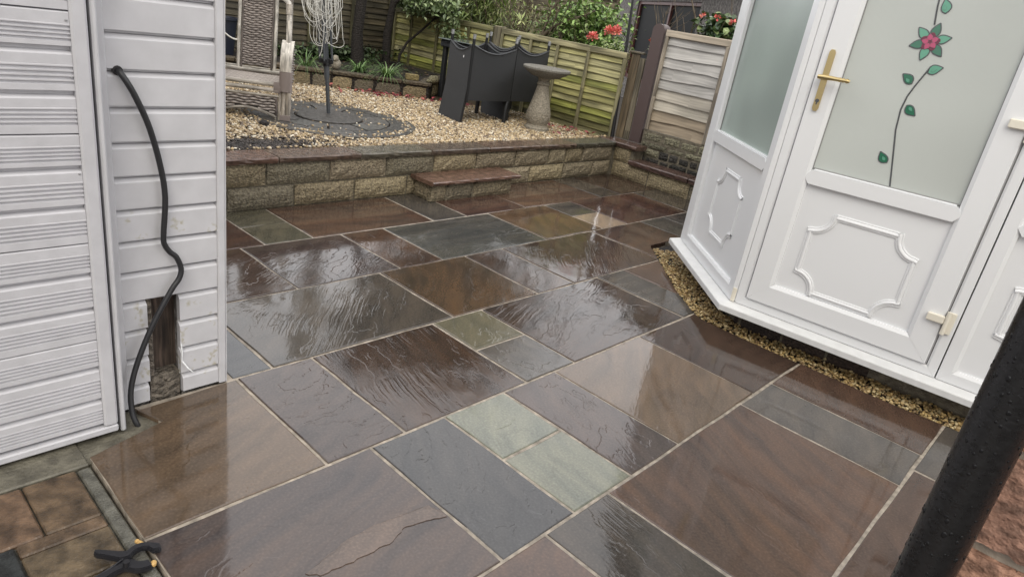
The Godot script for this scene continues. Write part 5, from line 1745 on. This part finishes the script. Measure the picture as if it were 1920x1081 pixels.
	var iv := thing("bed_ivy", "low dark ground plants at the foot of the dark fence", "plant")
	crown(iv, Vector3(2.6, 0.56, -3.5), Vector3(1.1, 0.10, 0.16), 1500, [0.03, 0.06], dk, round_leaf, 0.1, 26)


func part_leaf_sprig(m: MB, at: Vector3, n: int, l: float) -> void:
	for k in n:
		var a = rf(0, TAU)
		var d = Vector3(cos(a) * 0.6, rf(-0.4, 0.7), sin(a)).normalized()
		var s = d.cross(Vector3.UP).normalized() * 0.012
		m.col = [Color(.34, .40, .16), Color(.42, .44, .20)][k % 2]
		var b = at + d * l
		var c = at + d * l * 0.5 + Vector3.UP * 0.008
		m.tri(at, c + s, b, Vector3.UP); m.tri(at, c - s, b, Vector3.UP)


func flower_head(parent: Node, at: Vector3, r: float, tones: Array, n: int) -> void:
	var m := MB.new()
	for k in n:
		var v = Vector3(rf(-1, 1), rf(-0.4, 1), rf(-1, 1)).normalized()
		var b = Basis.looking_at(v, Vector3(0.1, 1, 0.2)) * Basis(Vector3.UP, PI * 0.5) * Basis(Vector3.RIGHT, rf(0, TAU))
		b = b.scaled_local(Vector3.ONE * r * (rf(0.30, 0.55) if n > 60 else rf(0.5, 0.9)))
		var o = at + v * r * (rf(0.1, 0.75) if n > 60 else rf(0.05, 0.5))
		m.col = tones[rng.randi() % tones.size()] * rf(0.75, 1.15)
		for s in [-1.0, 1.0]:
			m.tri(o, o + b * Vector3(0.35, -0.08, s * 0.33), o + b * Vector3(0.55, 0, 0), v)
			m.tri(o + b * Vector3(0.35, -0.08, s * 0.33), o + b * Vector3(0.9, -0.1, s * 0.22), o + b * Vector3(0.55, 0, 0), v)
			m.tri(o + b * Vector3(0.55, 0, 0), o + b * Vector3(0.9, -0.1, s * 0.22), o + b * Vector3(1.0, -0.05, 0), v)
	part("flower", m, M.petal, parent)


func make_dryer() -> void:
	var o := thing("rotary_dryer", "folded rotary clothes dryer with a tangle of white cord hanging round its grey pole", "clothes dryer")
	var ln = Vector3(-0.683, 0, -0.714) * 0.10
	var b0 = Vector3(1.236, GY, -1.239)
	var P = func(y: float, off := Vector3.ZERO) -> Vector3: return b0 + Vector3(0, y - GY, 0) + ln * (y - GY) + off
	var m := MB.new()
	m.tube([P.call(GY - 0.02), P.call(0.62)], 0.0155, 14)
	m.tube([P.call(0.585), P.call(0.60), P.call(0.69)], [0.0165, 0.0215, 0.0215], 14)
	m.tube([P.call(0.69), P.call(1.95)], 0.0175, 14)
	part("pole", m, M.dryer_metal, o)
	var side = Vector3(0.683, 0, 0.714); var fwd = Vector3(-0.714, 0, 0.683)
	var h := MB.new()
	h.tube([P.call(0.690), P.call(0.745)], 0.030, 12)
	for d in [side, -side, fwd, -fwd]:
		h.box(P.call(0.728, d * 0.042), Vector3(0.030, 0.036, 0.030), 0.004, Basis(side, Vector3.UP, -fwd))
	part("hub", h, M.dryer_black, o)
	for d in [side, -side, fwd, -fwd]:
		var a := MB.new()
		a.tube([P.call(0.73, d * 0.050), P.call(1.0, d * 0.046), P.call(1.85, d * 0.062)], 0.0095, 10)
		part("arm", a, M.dryer_metal, o)
	var c := MB.new()
	for k in 62:
		var turn = rf(-1.0, 1.0) if k < 44 else rf(0, TAU)
		var dx = side * cos(turn) + fwd * sin(turn)
		var dz = fwd * cos(turn) - side * sin(turn)
		var w = rf(0.035, 0.105); var cx = rf(-0.085, 0.085); var zz = rf(-0.06, 0.09)
		var yb = rf(0.93, 1.20) if k < 48 else rf(1.15, 1.4)
		if k % 6 == 0: yb = rf(0.80, 0.92)
		var dep = w * rf(0.9, 2.2)
		var sway = rf(-0.03, 0.03)
		var path = []
		for i in 5:
			var f = i / 5.0
			path.append(P.call(lerpf(1.95, yb + dep, f), dx * lerpf(cx * 0.5 - 0.05, cx - w, pow(f, 0.6)) + dz * zz))
		for i in 17:
			var an = PI * i / 16.0
			path.append(P.call(yb + dep - dep * sin(an), dx * (cx - w * cos(an) + sway * sin(an)) + dz * (zz + 0.02 * sin(an * 2.0))))
		for i in 5:
			var f = 1.0 - (i + 1) / 5.0
			path.append(P.call(lerpf(1.95, yb + dep, f), dx * lerpf(cx * 0.5 + 0.05, cx + w, pow(f, 0.6)) + dz * zz))
		c.tube(path, 0.0023, 5)
	c.tube([P.call(1.0, side * 0.01 + fwd * 0.05), P.call(0.90, side * 0.0 + fwd * 0.055), P.call(0.80, side * -0.02 + fwd * 0.05), P.call(0.76, side * -0.04 + fwd * 0.05)], 0.0032, 5)
	part("cord", c, M.cord, o)


func weave(w: float, h: float, row_h: float, col_w: float, amp: float, low = null) -> MB:
	# woven strands across x in [0, w], y in [0, h]; strands below `low` are left out
	var m := MB.new()
	var rows = int(h / row_h); var cols = int(w / col_w)
	for j in rows:
		var y = (j + 0.5) * h / rows
		m.col = Color(1, 1, 1) * rf(0.7, 1.25)
		var prev = null
		for i in cols * 3 + 1:
			var x = w * i / (cols * 3.0)
			var ph = PI * (x / w * cols) + (PI if j % 2 else 0.0)
			var z = amp * cos(ph)
			var dy = row_h * 0.34 * sin(ph * 0.5 + (0.0 if j % 2 else PI * 0.5)) * 0.5
			var hw = row_h * 0.46
			var ok = low == null or y > low.call(x)
			var cur = [Vector3(x, y + hw + dy, z - row_h * 0.35), Vector3(x, y + dy, z + row_h * 0.35), Vector3(x, y - hw + dy, z - row_h * 0.35)] if ok else null
			if prev != null and cur != null:
				for k in 2:
					m.quad(prev[k], cur[k], cur[k + 1], prev[k + 1], Vector3(0, 0.6 if k == 0 else -0.6, 1))
			prev = cur
	return m


func cane(parent: Node, called: String, path: Array, r: float, tone := Color(0, 0, 0)) -> void:
	var m := MB.new()
	m.col = Color(.58, .53, .465) * rf(0.8, 1.15) if tone == Color(0, 0, 0) else tone
	m.uvo = Vector2(rf(0, 5), rf(0, 5))
	m.tube(path, r, 10)
	part(called, m, M.rattan, parent)


func make_rattan_chair() -> void:
	var c := thing("rattan_chair", "weathered grey rattan armchair with tall woven back and arched woven apron", "armchair")
	c.transform = Transform3D(Basis(Vector3(0.81, 0, 0.586), Vector3.UP, Vector3(-0.586, 0, 0.81)), Vector3(0.526, GY - 0.005, -1.197))
	var pale = Color(.82, .775, .70)
	for s in [1.0, -1.0]:
		var X = func(x: float) -> float: return x if s > 0 else -0.04 - x
		for q in [[0.214, 0.013], [0.243, 0.016], [0.277, 0.018]]:
			cane(c, "front_leg_cane", [Vector3(X.call(q[0]), 0, 0), Vector3(X.call(q[0]), 0.225, 0)], q[1], Color(.50, .445, .38) * rf(0.7, 1.25))
		var tie := MB.new()
		for k in 5: tie.tube([Vector3(X.call(0.22), 0.012 + k * 0.008, 0.017), Vector3(X.call(0.26), 0.012 + k * 0.008, 0.021), Vector3(X.call(0.296), 0.012 + k * 0.008, 0.012)], 0.0045, 5)
		part("foot_binding", tie, M.binding, c)
		var band := MB.new()
		for k in 22:
			var y = 0.222 + k * 0.0066
			band.tube([Vector3(X.call(0.211), y, -0.02), Vector3(X.call(0.214), y, 0.018), Vector3(X.call(0.25), y, 0.023), Vector3(X.call(0.29), y, 0.020), Vector3(X.call(0.297), y, -0.02)], 0.0040, 5)
		part("binding", band, M.binding, c)
		# flat scroll at the front of the arm
		var sc := MB.new()
		sc.col = pale
		var prof = []
		for k in 13:
			var f = k / 12.0
			prof.append([0.365 + 0.215 * f, 0.018 + 0.020 * sin(PI * f * 0.8) - 0.075 * pow(f, 3.0), X.call(0.213) + s * 0.006 * f, X.call(0.292) + s * 0.012 * sin(PI * 0.5 * f)])
		for k in 12:
			var a = prof[k]; var b = prof[k + 1]
			for w in 4:
				var f0 = w / 4.0; var f1 = (w + 1) / 4.0
				var bul = func(f: float) -> float: return 0.010 * sin(PI * f)
				sc.quad(Vector3(lerpf(a[2], a[3], f0), a[0], a[1] + bul.call(f0)), Vector3(lerpf(a[2], a[3], f1), a[0], a[1] + bul.call(f1)), Vector3(lerpf(b[2], b[3], f1), b[0], b[1] + bul.call(f1)), Vector3(lerpf(b[2], b[3], f0), b[0], b[1] + bul.call(f0)), Vector3(0, 0.1, 1))
			sc.quad(Vector3(a[2], a[0], a[1]), Vector3(b[2], b[0], b[1]), Vector3(b[2], b[0], b[1] - 0.025), Vector3(a[2], a[0], a[1] - 0.025), Vector3(-s, 0, 0))
			sc.quad(Vector3(a[3], a[0], a[1]), Vector3(b[3], b[0], b[1]), Vector3(b[3], b[0], b[1] - 0.025), Vector3(a[3], a[0], a[1] - 0.025), Vector3(s, 0, 0))
			sc.quad(Vector3(a[2], a[0], a[1] - 0.025), Vector3(a[3], a[0], a[1] - 0.025), Vector3(b[3], b[0], b[1] - 0.025), Vector3(b[2], b[0], b[1] - 0.025), Vector3(0, 0, -1))
		part("arm_scroll", sc, M.rattan_v, c)
		cane(c, "arm_post", [Vector3(X.call(0.262), 0.36, -0.035), Vector3(X.call(0.264), 0.62, -0.04), Vector3(X.call(0.262), 0.80, -0.05), Vector3(X.call(0.254), 0.838, -0.062), Vector3(X.call(0.235), 0.852, -0.085), Vector3(X.call(0.19), 0.875, -0.16), Vector3(X.call(0.185), 0.93, -0.40), Vector3(X.call(0.21), 0.96, -0.52)], 0.019, pale)
		cane(c, "arm_knuckle", [Vector3(X.call(0.262), 0.76, -0.047), Vector3(X.call(0.26), 0.83, -0.055)], 0.023)
		cane(c, "rear_leg", [Vector3(X.call(0.235), 0, -0.50), Vector3(X.call(0.232), 0.3, -0.44), Vector3(X.call(0.228), 0.75, -0.50), Vector3(X.call(0.22), 1.15, -0.58)], 0.014)
		# woven side under the arm
		var sw := weave(0.42, 0.30, 0.018, 0.035, 0.006)
		var so = part("side_weave", sw, M.weave, c)
		so.transform = Transform3D(Basis(Vector3(0, -0.10, -1).normalized(), Vector3.UP, Vector3(1, 0, 0)), Vector3(X.call(0.262), 0.27, -0.03))
		cane(c, "side_rail", [Vector3(X.call(0.262), 0.575, -0.04), Vector3(X.call(0.26), 0.56, -0.2), Vector3(X.call(0.245), 0.51, -0.44)], 0.013)
		cane(c, "seat_side_rail", [Vector3(X.call(0.25), 0.25, -0.01), Vector3(X.call(0.24), 0.25, -0.46)], 0.014)
	for q in [[0.262, 0.016, 0.002], [0.222, 0.015, 0.008], [0.178, 0.010, 0.004]]:
		cane(c, "front_rail", [Vector3(-0.25, q[0], q[2]), Vector3(0.21, q[0], q[2])], q[1])
	for x in [0.205, -0.245]:
		var bl := MB.new()
		for k in 7: bl.tube([Vector3(x - 0.03 + k * 0.007, 0.205, 0.016), Vector3(x - 0.03 + k * 0.007, 0.24, 0.024), Vector3(x - 0.03 + k * 0.007, 0.282, 0.012)], 0.004, 5)
		part("rail_binding", bl, M.binding, c)
	var seat := weave(0.44, 0.46, 0.010, 0.022, 0.003)
	var se = part("seat", seat, M.weave, c)
	se.transform = Transform3D(Basis(Vector3(1, 0, 0), Vector3(0, 0, -1), Vector3(0, 1, 0)), Vector3(-0.24, 0.268, 0.0))
	var arch = func(x: float) -> float: return 0.028 + 0.052 * sin(PI * clampf(x / 0.43, 0, 1))
	var ap := weave(0.43, 0.165, 0.0185, 0.031, 0.0065, arch)
	var apo = part("apron_weave", ap, M.weave, c)
	apo.position = Vector3(-0.235, 0.005, 0.004)
	var apb := MB.new()
	var pl := PackedVector2Array([Vector2(0.43, 0.165), Vector2(0, 0.165)])
	for k in 13: pl.append(Vector2(0.43 * k / 12.0, arch.call(0.43 * k / 12.0)))
	apb.extrude(pl, Transform3D(Basis(), Vector3(-0.235, 0.005, -0.012)), 0.006)
	part("apron_backing", apb, M.weave_back, c)
	var ar = []
	for k in 13: ar.append(Vector3(-0.235 + 0.43 * k / 12.0, arch.call(0.43 * k / 12.0) - 0.004, 0.006))
	cane(c, "apron_arch", ar, 0.011)
	for x in [-0.232, 0.192]:
		cane(c, "apron_stile", [Vector3(x, 0.02, 0.006), Vector3(x, 0.18, 0.006)], 0.008, Color(.17, .14, .13))
	# back: frame and woven panel, leaning
	var bk := Transform3D(Basis(Vector3(1, 0, 0), Vector3(0, 0.985, -0.172), Vector3(0, 0.172, 0.985)), Vector3(-0.155, 0.305, -0.42))
	var bw := weave(0.21, 0.86, 0.0175, 0.030, 0.0065)
	var bo = part("back_weave", bw, M.weave, c)
	bo.transform = bk * Transform3D(Basis(), Vector3(0.035, 0.02, 0))
	var bb := MB.new()
	bb.span(Vector3(0.035, 0.02, -0.014), Vector3(0.245, 0.88, -0.008))
	var bbo = part("back_backing", bb, M.weave_back, c)
	bbo.transform = bk
	for x in [0.005, 0.275]:
		cane(c, "back_stile", [bk * Vector3(x, -0.01, 0), bk * Vector3(x, 0.92, 0)], 0.0135, pale * rf(0.8, 1.0))
	for x in [0.028, 0.252]:
		cane(c, "back_bead", [bk * Vector3(x, 0.0, 0.004), bk * Vector3(x, 0.9, 0.004)], 0.008, Color(.19, .16, .145))
	for q in [[-0.012, 0.015], [0.92, 0.016], [0.008, 0.007]]:
		cane(c, "back_rail", [bk * Vector3(-0.09, q[0], 0), bk * Vector3(0.36, q[0], 0)], q[1], pale * 0.8)
	# dark tub behind the chair
	var t := MB.new()
	t.lathe([Vector2(0.0, 0.0), Vector2(0.13, 0.0), Vector2(0.17, 0.34), Vector2(0.185, 0.345), Vector2(0.185, 0.365), Vector2(0.165, 0.365), Vector2(0.15, 0.33), Vector2(0.0, 0.32)], 24, Vector3(1.30, 0.46, -3.35))
	tag(part("plastic_tub", t, M.navy, self), "dark navy plastic tub on the bed behind the rattan chair", "tub")
	var hz := MB.new()
	var hp = []
	for k in 13: hp.append(Vector3(1.15 + 0.22 * k / 12.0, 0.80 - 0.16 * sin(PI * 0.5 * k / 12.0), -3.14 + 0.02 * k / 12.0))
	hz.tube(hp, 0.008, 8)
	tag(part("pale_hose", hz, M.cord, self), "pale thin hose looped over the dark tub behind the rattan chair", "hose")


func cube_chair(label: String, fl: Vector2, fr: Vector2, bl: Vector2, br: Vector2, top: float, low: float, splay: Vector2) -> Node3D:
	# a rattan cube chair set upside down: box of woven panels with dipped edges, legs pointing up, its back and arm resting on the ground
	var o := thing("cube_chair", label, "chair", "upturned black chairs by the green fence")
	var cs = [fl, fr, br, bl]
	for k in 4:
		var a = cs[k]; var b = cs[(k + 1) % 4]
		var L = (b - a).length()
		var d = (b - a) / L
		var X = Basis(Vector3(d.x, 0, d.y), Vector3.UP, Vector3(-d.y, 0, d.x))
		var pf := PackedVector2Array([Vector2(0, low - GY), Vector2(L, low - GY)])
		for i in 13:
			var f = 1.0 - i / 12.0
			pf.append(Vector2(L * f, top - GY - 0.062 * sin(PI * f)))
		var m := MB.new()
		m.extrude(pf, Transform3D(X, Vector3(a.x, GY, a.y)), 0.018)
		part("woven_panel", m, M.black_weave, o)
		var rim := MB.new()
		var rp = []
		for i in 13:
			var f = i / 12.0
			rp.append(Vector3(a.x, 0, a.y).lerp(Vector3(b.x, 0, b.y), f) + Vector3(0, top - 0.062 * sin(PI * f), 0) + X.z * 0.009)
		rim.tube(rp, 0.0115, 8)
		part("rim", rim, M.black_frame, o)
		var lg := MB.new()
		lg.tube([Vector3(a.x, low - 0.02, a.y), Vector3(a.x, top + 0.055, a.y)], 0.0145, 12)
		part("leg", lg, M.black_frame, o)
		var cp := MB.new()
		cp.tube([Vector3(a.x, top + 0.0551, a.y), Vector3(a.x, top + 0.095, a.y)], 0.0150, 12)
		part("foot_cap", cp, M.silver, o)
	# floor of the seat, seen as darkness inside
	var fm := MB.new()
	fm.extrude(PackedVector2Array([fl, fr, br, bl]), Transform3D(Basis(Vector3(1, 0, 0), Vector3(0, 0, 1), Vector3(0, -1, 0)), Vector3(0, low + 0.06, 0)), 0.03)
	part("seat_base", fm, M.black_weave, o)
	# slab that reaches down to the ground on the left
	var s := MB.new()
	var n = 8
	var prev = null
	for i in n + 1:
		var f = float(i) / n
		var y = lerpf(top - 0.095, GY + 0.002, f)
		var bend = splay * pow(maxf(0.0, f - 0.25) / 0.75, 1.4) * 1.6 - Vector2(0.008, 0)
		var a = fl + bend; var b = bl + bend + splay * 0.25 * f
		var cur = [Vector3(a.x, y, a.y), Vector3(b.x, y, b.y), Vector3(b.x + 0.03, y, b.y), Vector3(a.x + 0.03, y, a.y)]
		if prev != null:
			var outs = [Vector3(-1, 0, 0), Vector3(0, 0, -1), Vector3(1, 0, 0), Vector3(0, 0, 1)]
			for k in 4: s.quad(prev[k], prev[(k + 1) % 4], cur[(k + 1) % 4], cur[k], outs[k])
		prev = cur
	part("chair_back", s, M.black_weave, o)
	var rg := MB.new()
	rg.tube([Vector3(fr.x - 0.01, low, fr.y), Vector3(fr.x - 0.03, GY + 0.14, fr.y + 0.005), Vector3(fr.x - 0.035, GY - 0.004, fr.y + 0.01)], [0.022, 0.022, 0.020], 10)
	rg.tube([Vector3(br.x - 0.01, low, br.y), Vector3(br.x - 0.01, GY + 0.14, br.y), Vector3(br.x - 0.015, GY - 0.004, br.y)], 0.02, 10)
	part("arm_support", rg, M.black_frame, o)
	return o


func make_black_furniture() -> void:
	var a = cube_chair("upturned black woven chair nearest the rattan chair, with a white badge on its side", Vector2(2.495, -0.945), Vector2(3.03, -0.925), Vector2(2.55, -1.30), Vector2(3.02, -1.32), 0.985, 0.505, Vector2(-0.035, 0.0))
	var badge := MB.new()
	badge.lathe([Vector2(0.0, 0.004), Vector2(0.011, 0.004), Vector2(0.014, 0.0)], 16, Vector3.ZERO)
	var bo = part("badge", badge, M.white_plastic, a)
	bo.transform = Transform3D(Basis(Vector3(0, 0, 1), Vector3(-0.988, 0, -0.153), Vector3(0, 1, 0)), Vector3(2.497, 0.875, -1.05))
	cube_chair("upturned black woven chair standing behind the bird bath", Vector2(3.105, -0.985), Vector2(3.53, -0.95), Vector2(3.13, -1.38), Vector2(3.55, -1.38), 1.0, 0.50, Vector2(0.0, 0.0))
	var t := thing("garden_table", "low black woven garden table with a wet glass top behind the upturned chairs", "table")
	var g := MB.new()
	g.box(Vector3(3.49, 0.925, -1.86), Vector3(0.53, 0.012, 0.80), 0.004, Basis(Vector3.UP, 0.12))
	part("glass_top", g, M.table_glass, t)
	var ap := MB.new()
	ap.box(Vector3(3.49, 0.880, -1.86), Vector3(0.49, 0.076, 0.76), 0.01, Basis(Vector3.UP, 0.12))
	part("apron", ap, M.black_weave, t)
	for q in [[-0.2, -0.33], [0.2, -0.33], [0.2, 0.33], [-0.2, 0.33]]:
		var p = Basis(Vector3.UP, 0.12) * Vector3(q[0], 0, q[1]) + Vector3(3.49, 0, -1.86)
		var l := MB.new()
		l.box(p + Vector3(0, 0.58, 0), Vector3(0.05, 0.54, 0.05), 0.006)
		part("leg", l, M.black_frame, t)


func make_bird_bath() -> void:
	var o := thing("bird_bath", "weathered stone bird bath with ring-carved pedestal and shallow lichened bowl", "bird bath")
	o.position = Vector3(3.20, GY - 0.005, -0.66)
	var p := MB.new()
	var prof = [Vector2(0.0, 0.0), Vector2(0.125, 0.0), Vector2(0.122, 0.022), Vector2(0.104, 0.036), Vector2(0.099, 0.05), Vector2(0.112, 0.085), Vector2(0.118, 0.13), Vector2(0.113, 0.175), Vector2(0.098, 0.23), Vector2(0.080, 0.30), Vector2(0.064, 0.37), Vector2(0.056, 0.41), Vector2(0.055, 0.42), Vector2(0.064, 0.426), Vector2(0.064, 0.436), Vector2(0.055, 0.445), Vector2(0.056, 0.47), Vector2(0.066, 0.492), Vector2(0.09, 0.51)]
	prof.reverse()
	p.lathe(prof, 32, Vector3.ZERO, 0.006, rng)
	for k in 8:
		var an = TAU * k / 8.0 + 0.3
		for q in [[0.040, 0.006], [0.024, 0.004]]:
			var ring = []
			for i in 25:
				var a = TAU * i / 24.0
				var y = 0.135 + q[0] * sin(a); var th = an + q[0] * cos(a) / 0.112
				var r = 0.112 + 0.004 * (1.0 - absf(y - 0.13) / 0.05) - (0.006 if y > 0.165 else 0.0)
				ring.append(Vector3(cos(th) * r, y, sin(th) * r))
			p.tube(ring, q[1] * 0.8, 5, false)
	part("pedestal", p, M.bath_stone, o)
	var b := MB.new()
	var bp = [Vector2(0.0, 0.505), Vector2(0.075, 0.505), Vector2(0.135, 0.522), Vector2(0.185, 0.548), Vector2(0.215, 0.572), Vector2(0.226, 0.582), Vector2(0.228, 0.598), Vector2(0.218, 0.604), Vector2(0.195, 0.598), Vector2(0.13, 0.585), Vector2(0.0, 0.578)]
	bp.reverse()
	b.lathe(bp, 36, Vector3(0.012, -0.02, 0.0), 0.02, rng)
	part("bowl", b, M.bath_rim, o)


func make_small_things() -> void:
	# stone bird
	var o := thing("stone_bird", "small stone garden bird sitting on the bed wall", "ornament")
	o.transform = Transform3D(Basis(Vector3.UP, 0.75), Vector3(2.175, 0.478, -2.60))
	var b := MB.new()
	b.blob(Vector3(-0.01, 0.055, 0), Vector3(0.068, 0.058, 0.05), 8, 0.02, rng)
	b.blob(Vector3(-0.045, 0.115, 0), Vector3(0.036, 0.034, 0.032), 7, 0.02, rng)
	b.tube([Vector3(0.02, 0.06, 0), Vector3(0.07, 0.035, 0), Vector3(0.112, 0.030, 0)], [0.036, 0.020, 0.010], 8)
	b.tube([Vector3(-0.072, 0.112, 0), Vector3(-0.098, 0.106, 0)], [0.012, 0.002], 6)
	b.col = Color(.20, .17, .11)
	part("body", b, M.bath_stone, o)
	var y := MB.new()
	y.col = Color(.36, .28, .12)
	y.box(Vector3.ZERO, Vector3(0.135, 0.062, 0.07), 0.006, Basis(Vector3.UP, -0.45))
	var yo = part("stone_offcut", y, M.sandstone, self)
	yo.position = Vector3(2.80, 0.512, -2.135)
	tag(yo, "loose yellow block lying on the bed wall beside the grassy clump", "block")
	var r := MB.new()
	r.col = Color(.25, .22, .13)
	r.blob(Vector3.ZERO, Vector3(0.072, 0.045, 0.05), 6, 0.14, rng)
	r.blob(Vector3(-0.07, -0.015, 0.01), Vector3(0.04, 0.02, 0.03), 5, 0.14, rng)
	var ro = part("mossy_rock", r, M.old_stone, self)
	ro.position = Vector3(3.01, 0.51, -2.03)
	tag(ro, "pale mossy rock on the corner of the bed wall", "rock")
	var s := MB.new()
	s.col = Color(.05, .046, .045)
	s.blob(Vector3.ZERO, Vector3(0.035, 0.028, 0.033), 6, 0.06, rng)
	var so = part("dark_stone", s, M.old_stone, self)
	so.position = Vector3(0.494, GY + 0.012, -0.908)
	tag(so, "small round dark stone on the gravel before the rattan chair", "stone")
	var tg := MB.new()
	for k in 7:
		var p = Vector3(rf(-0.05, 0.9), GY + 0.008, rf(-0.55, -0.22))
		var a = rf(0, TAU)
		tg.tube([p, p + Vector3(cos(a), 0.04, sin(a)) * rf(0.05, 0.12)], [0.004, 0.002], 5)
	tag(part("twigs", tg, M.bark, self), "few dark twigs lying on the gravel near the coping", "twigs")
	# spring clamp
	var c := thing("spring_clamp", "black spring clamp with orange pads gripping the slab corner by the block paving", "clamp")
	var piv = Vector3(-1.566, 0.026, 2.352)
	var plate = func(pl: PackedVector2Array, y: float, h: float) -> void:
		# a moulded half: a body with two rounded shoulders above and below it
		var m := MB.new()
		for q in [[-0.0012, 0.0, h - 0.005], [-0.0026, h - 0.005, 0.0025], [-0.0046, h - 0.0025, 0.0025]]:
			for ring in Geometry2D.offset_polygon(pl, q[0], Geometry2D.JOIN_ROUND):
				m.extrude(ring, Transform3D(Basis(Vector3(1, 0, 0), Vector3(0, 0, 1), Vector3(0, -1, 0)), Vector3(0, y + q[1] + q[2], 0)), q[2])
		part("handle", m, M.clamp, c)
	plate.call(PackedVector2Array([Vector2(-1.6180, 2.2750), Vector2(-1.6140, 2.2720), Vector2(-1.6050, 2.2780), Vector2(-1.5910, 2.2910), Vector2(-1.5720, 2.3090), Vector2(-1.5600, 2.3170), Vector2(-1.5510, 2.3120), Vector2(-1.5370, 2.3090), Vector2(-1.5230, 2.3110), Vector2(-1.5100, 2.3190), Vector2(-1.4980, 2.3300), Vector2(-1.4900, 2.3380), Vector2(-1.4930, 2.3560), Vector2(-1.4990, 2.3610), Vector2(-1.5080, 2.3560), Vector2(-1.5140, 2.3550), Vector2(-1.5200, 2.3380), Vector2(-1.5300, 2.3320), Vector2(-1.5400, 2.3320), Vector2(-1.5500, 2.3360), Vector2(-1.5570, 2.3420), Vector2(-1.5650, 2.3440), Vector2(-1.5750, 2.3410), Vector2(-1.5820, 2.3380), Vector2(-1.5960, 2.3210), Vector2(-1.6090, 2.3040), Vector2(-1.6190, 2.2940), Vector2(-1.6220, 2.2840)]), 0.006, 0.013)
	plate.call(PackedVector2Array([Vector2(-1.6380, 2.3500), Vector2(-1.6310, 2.3470), Vector2(-1.6160, 2.3440), Vector2(-1.5980, 2.3410), Vector2(-1.5840, 2.3340), Vector2(-1.5740, 2.3310), Vector2(-1.5640, 2.3360), Vector2(-1.5530, 2.3440), Vector2(-1.5470, 2.3560), Vector2(-1.5370, 2.3630), Vector2(-1.5270, 2.3640), Vector2(-1.5270, 2.3750), Vector2(-1.5220, 2.3870), Vector2(-1.5290, 2.3940), Vector2(-1.5410, 2.3930), Vector2(-1.5550, 2.3900), Vector2(-1.5660, 2.3820), Vector2(-1.5750, 2.3710), Vector2(-1.5820, 2.3640), Vector2(-1.5970, 2.3650), Vector2(-1.6120, 2.3680), Vector2(-1.6220, 2.3710), Vector2(-1.6320, 2.3730), Vector2(-1.6430, 2.3700), Vector2(-1.6440, 2.3580)]), -0.003, 0.013)
	var pm := MB.new()
	pm.tube([piv + Vector3(-0.008, -0.02, 0.006), piv + Vector3(-0.008, -0.004, 0.006)], 0.0075, 14)
	part("pivot", pm, M.clamp, c)
	var sp := MB.new()
	sp.tube([Vector3(-1.575, .014, 2.338), Vector3(-1.60, .010, 2.344), Vector3(-1.66, .006, 2.356), Vector3(-1.70, .003, 2.362)], 0.0022, 6)
	part("spring_wire", sp, M.clamp, c)
	var p1 := MB.new()
	p1.box(Vector3(-1.524, .006, 2.306), Vector3(0.012, 0.016, 0.018), 0.004, Basis(Vector3.UP, 0.2))
	p1.blob(Vector3(-1.527, .006, 2.292), Vector3(0.006, 0.006, 0.006), 6, 0.05, rng)
	part("orange_pad", p1, M.pad, c)
	var p2 := MB.new()
	p2.box(Vector3(-1.523, .005, 2.384), Vector3(0.012, 0.014, 0.016), 0.004, Basis(Vector3.UP, -0.5))
	part("orange_pad", p2, M.pad, c)
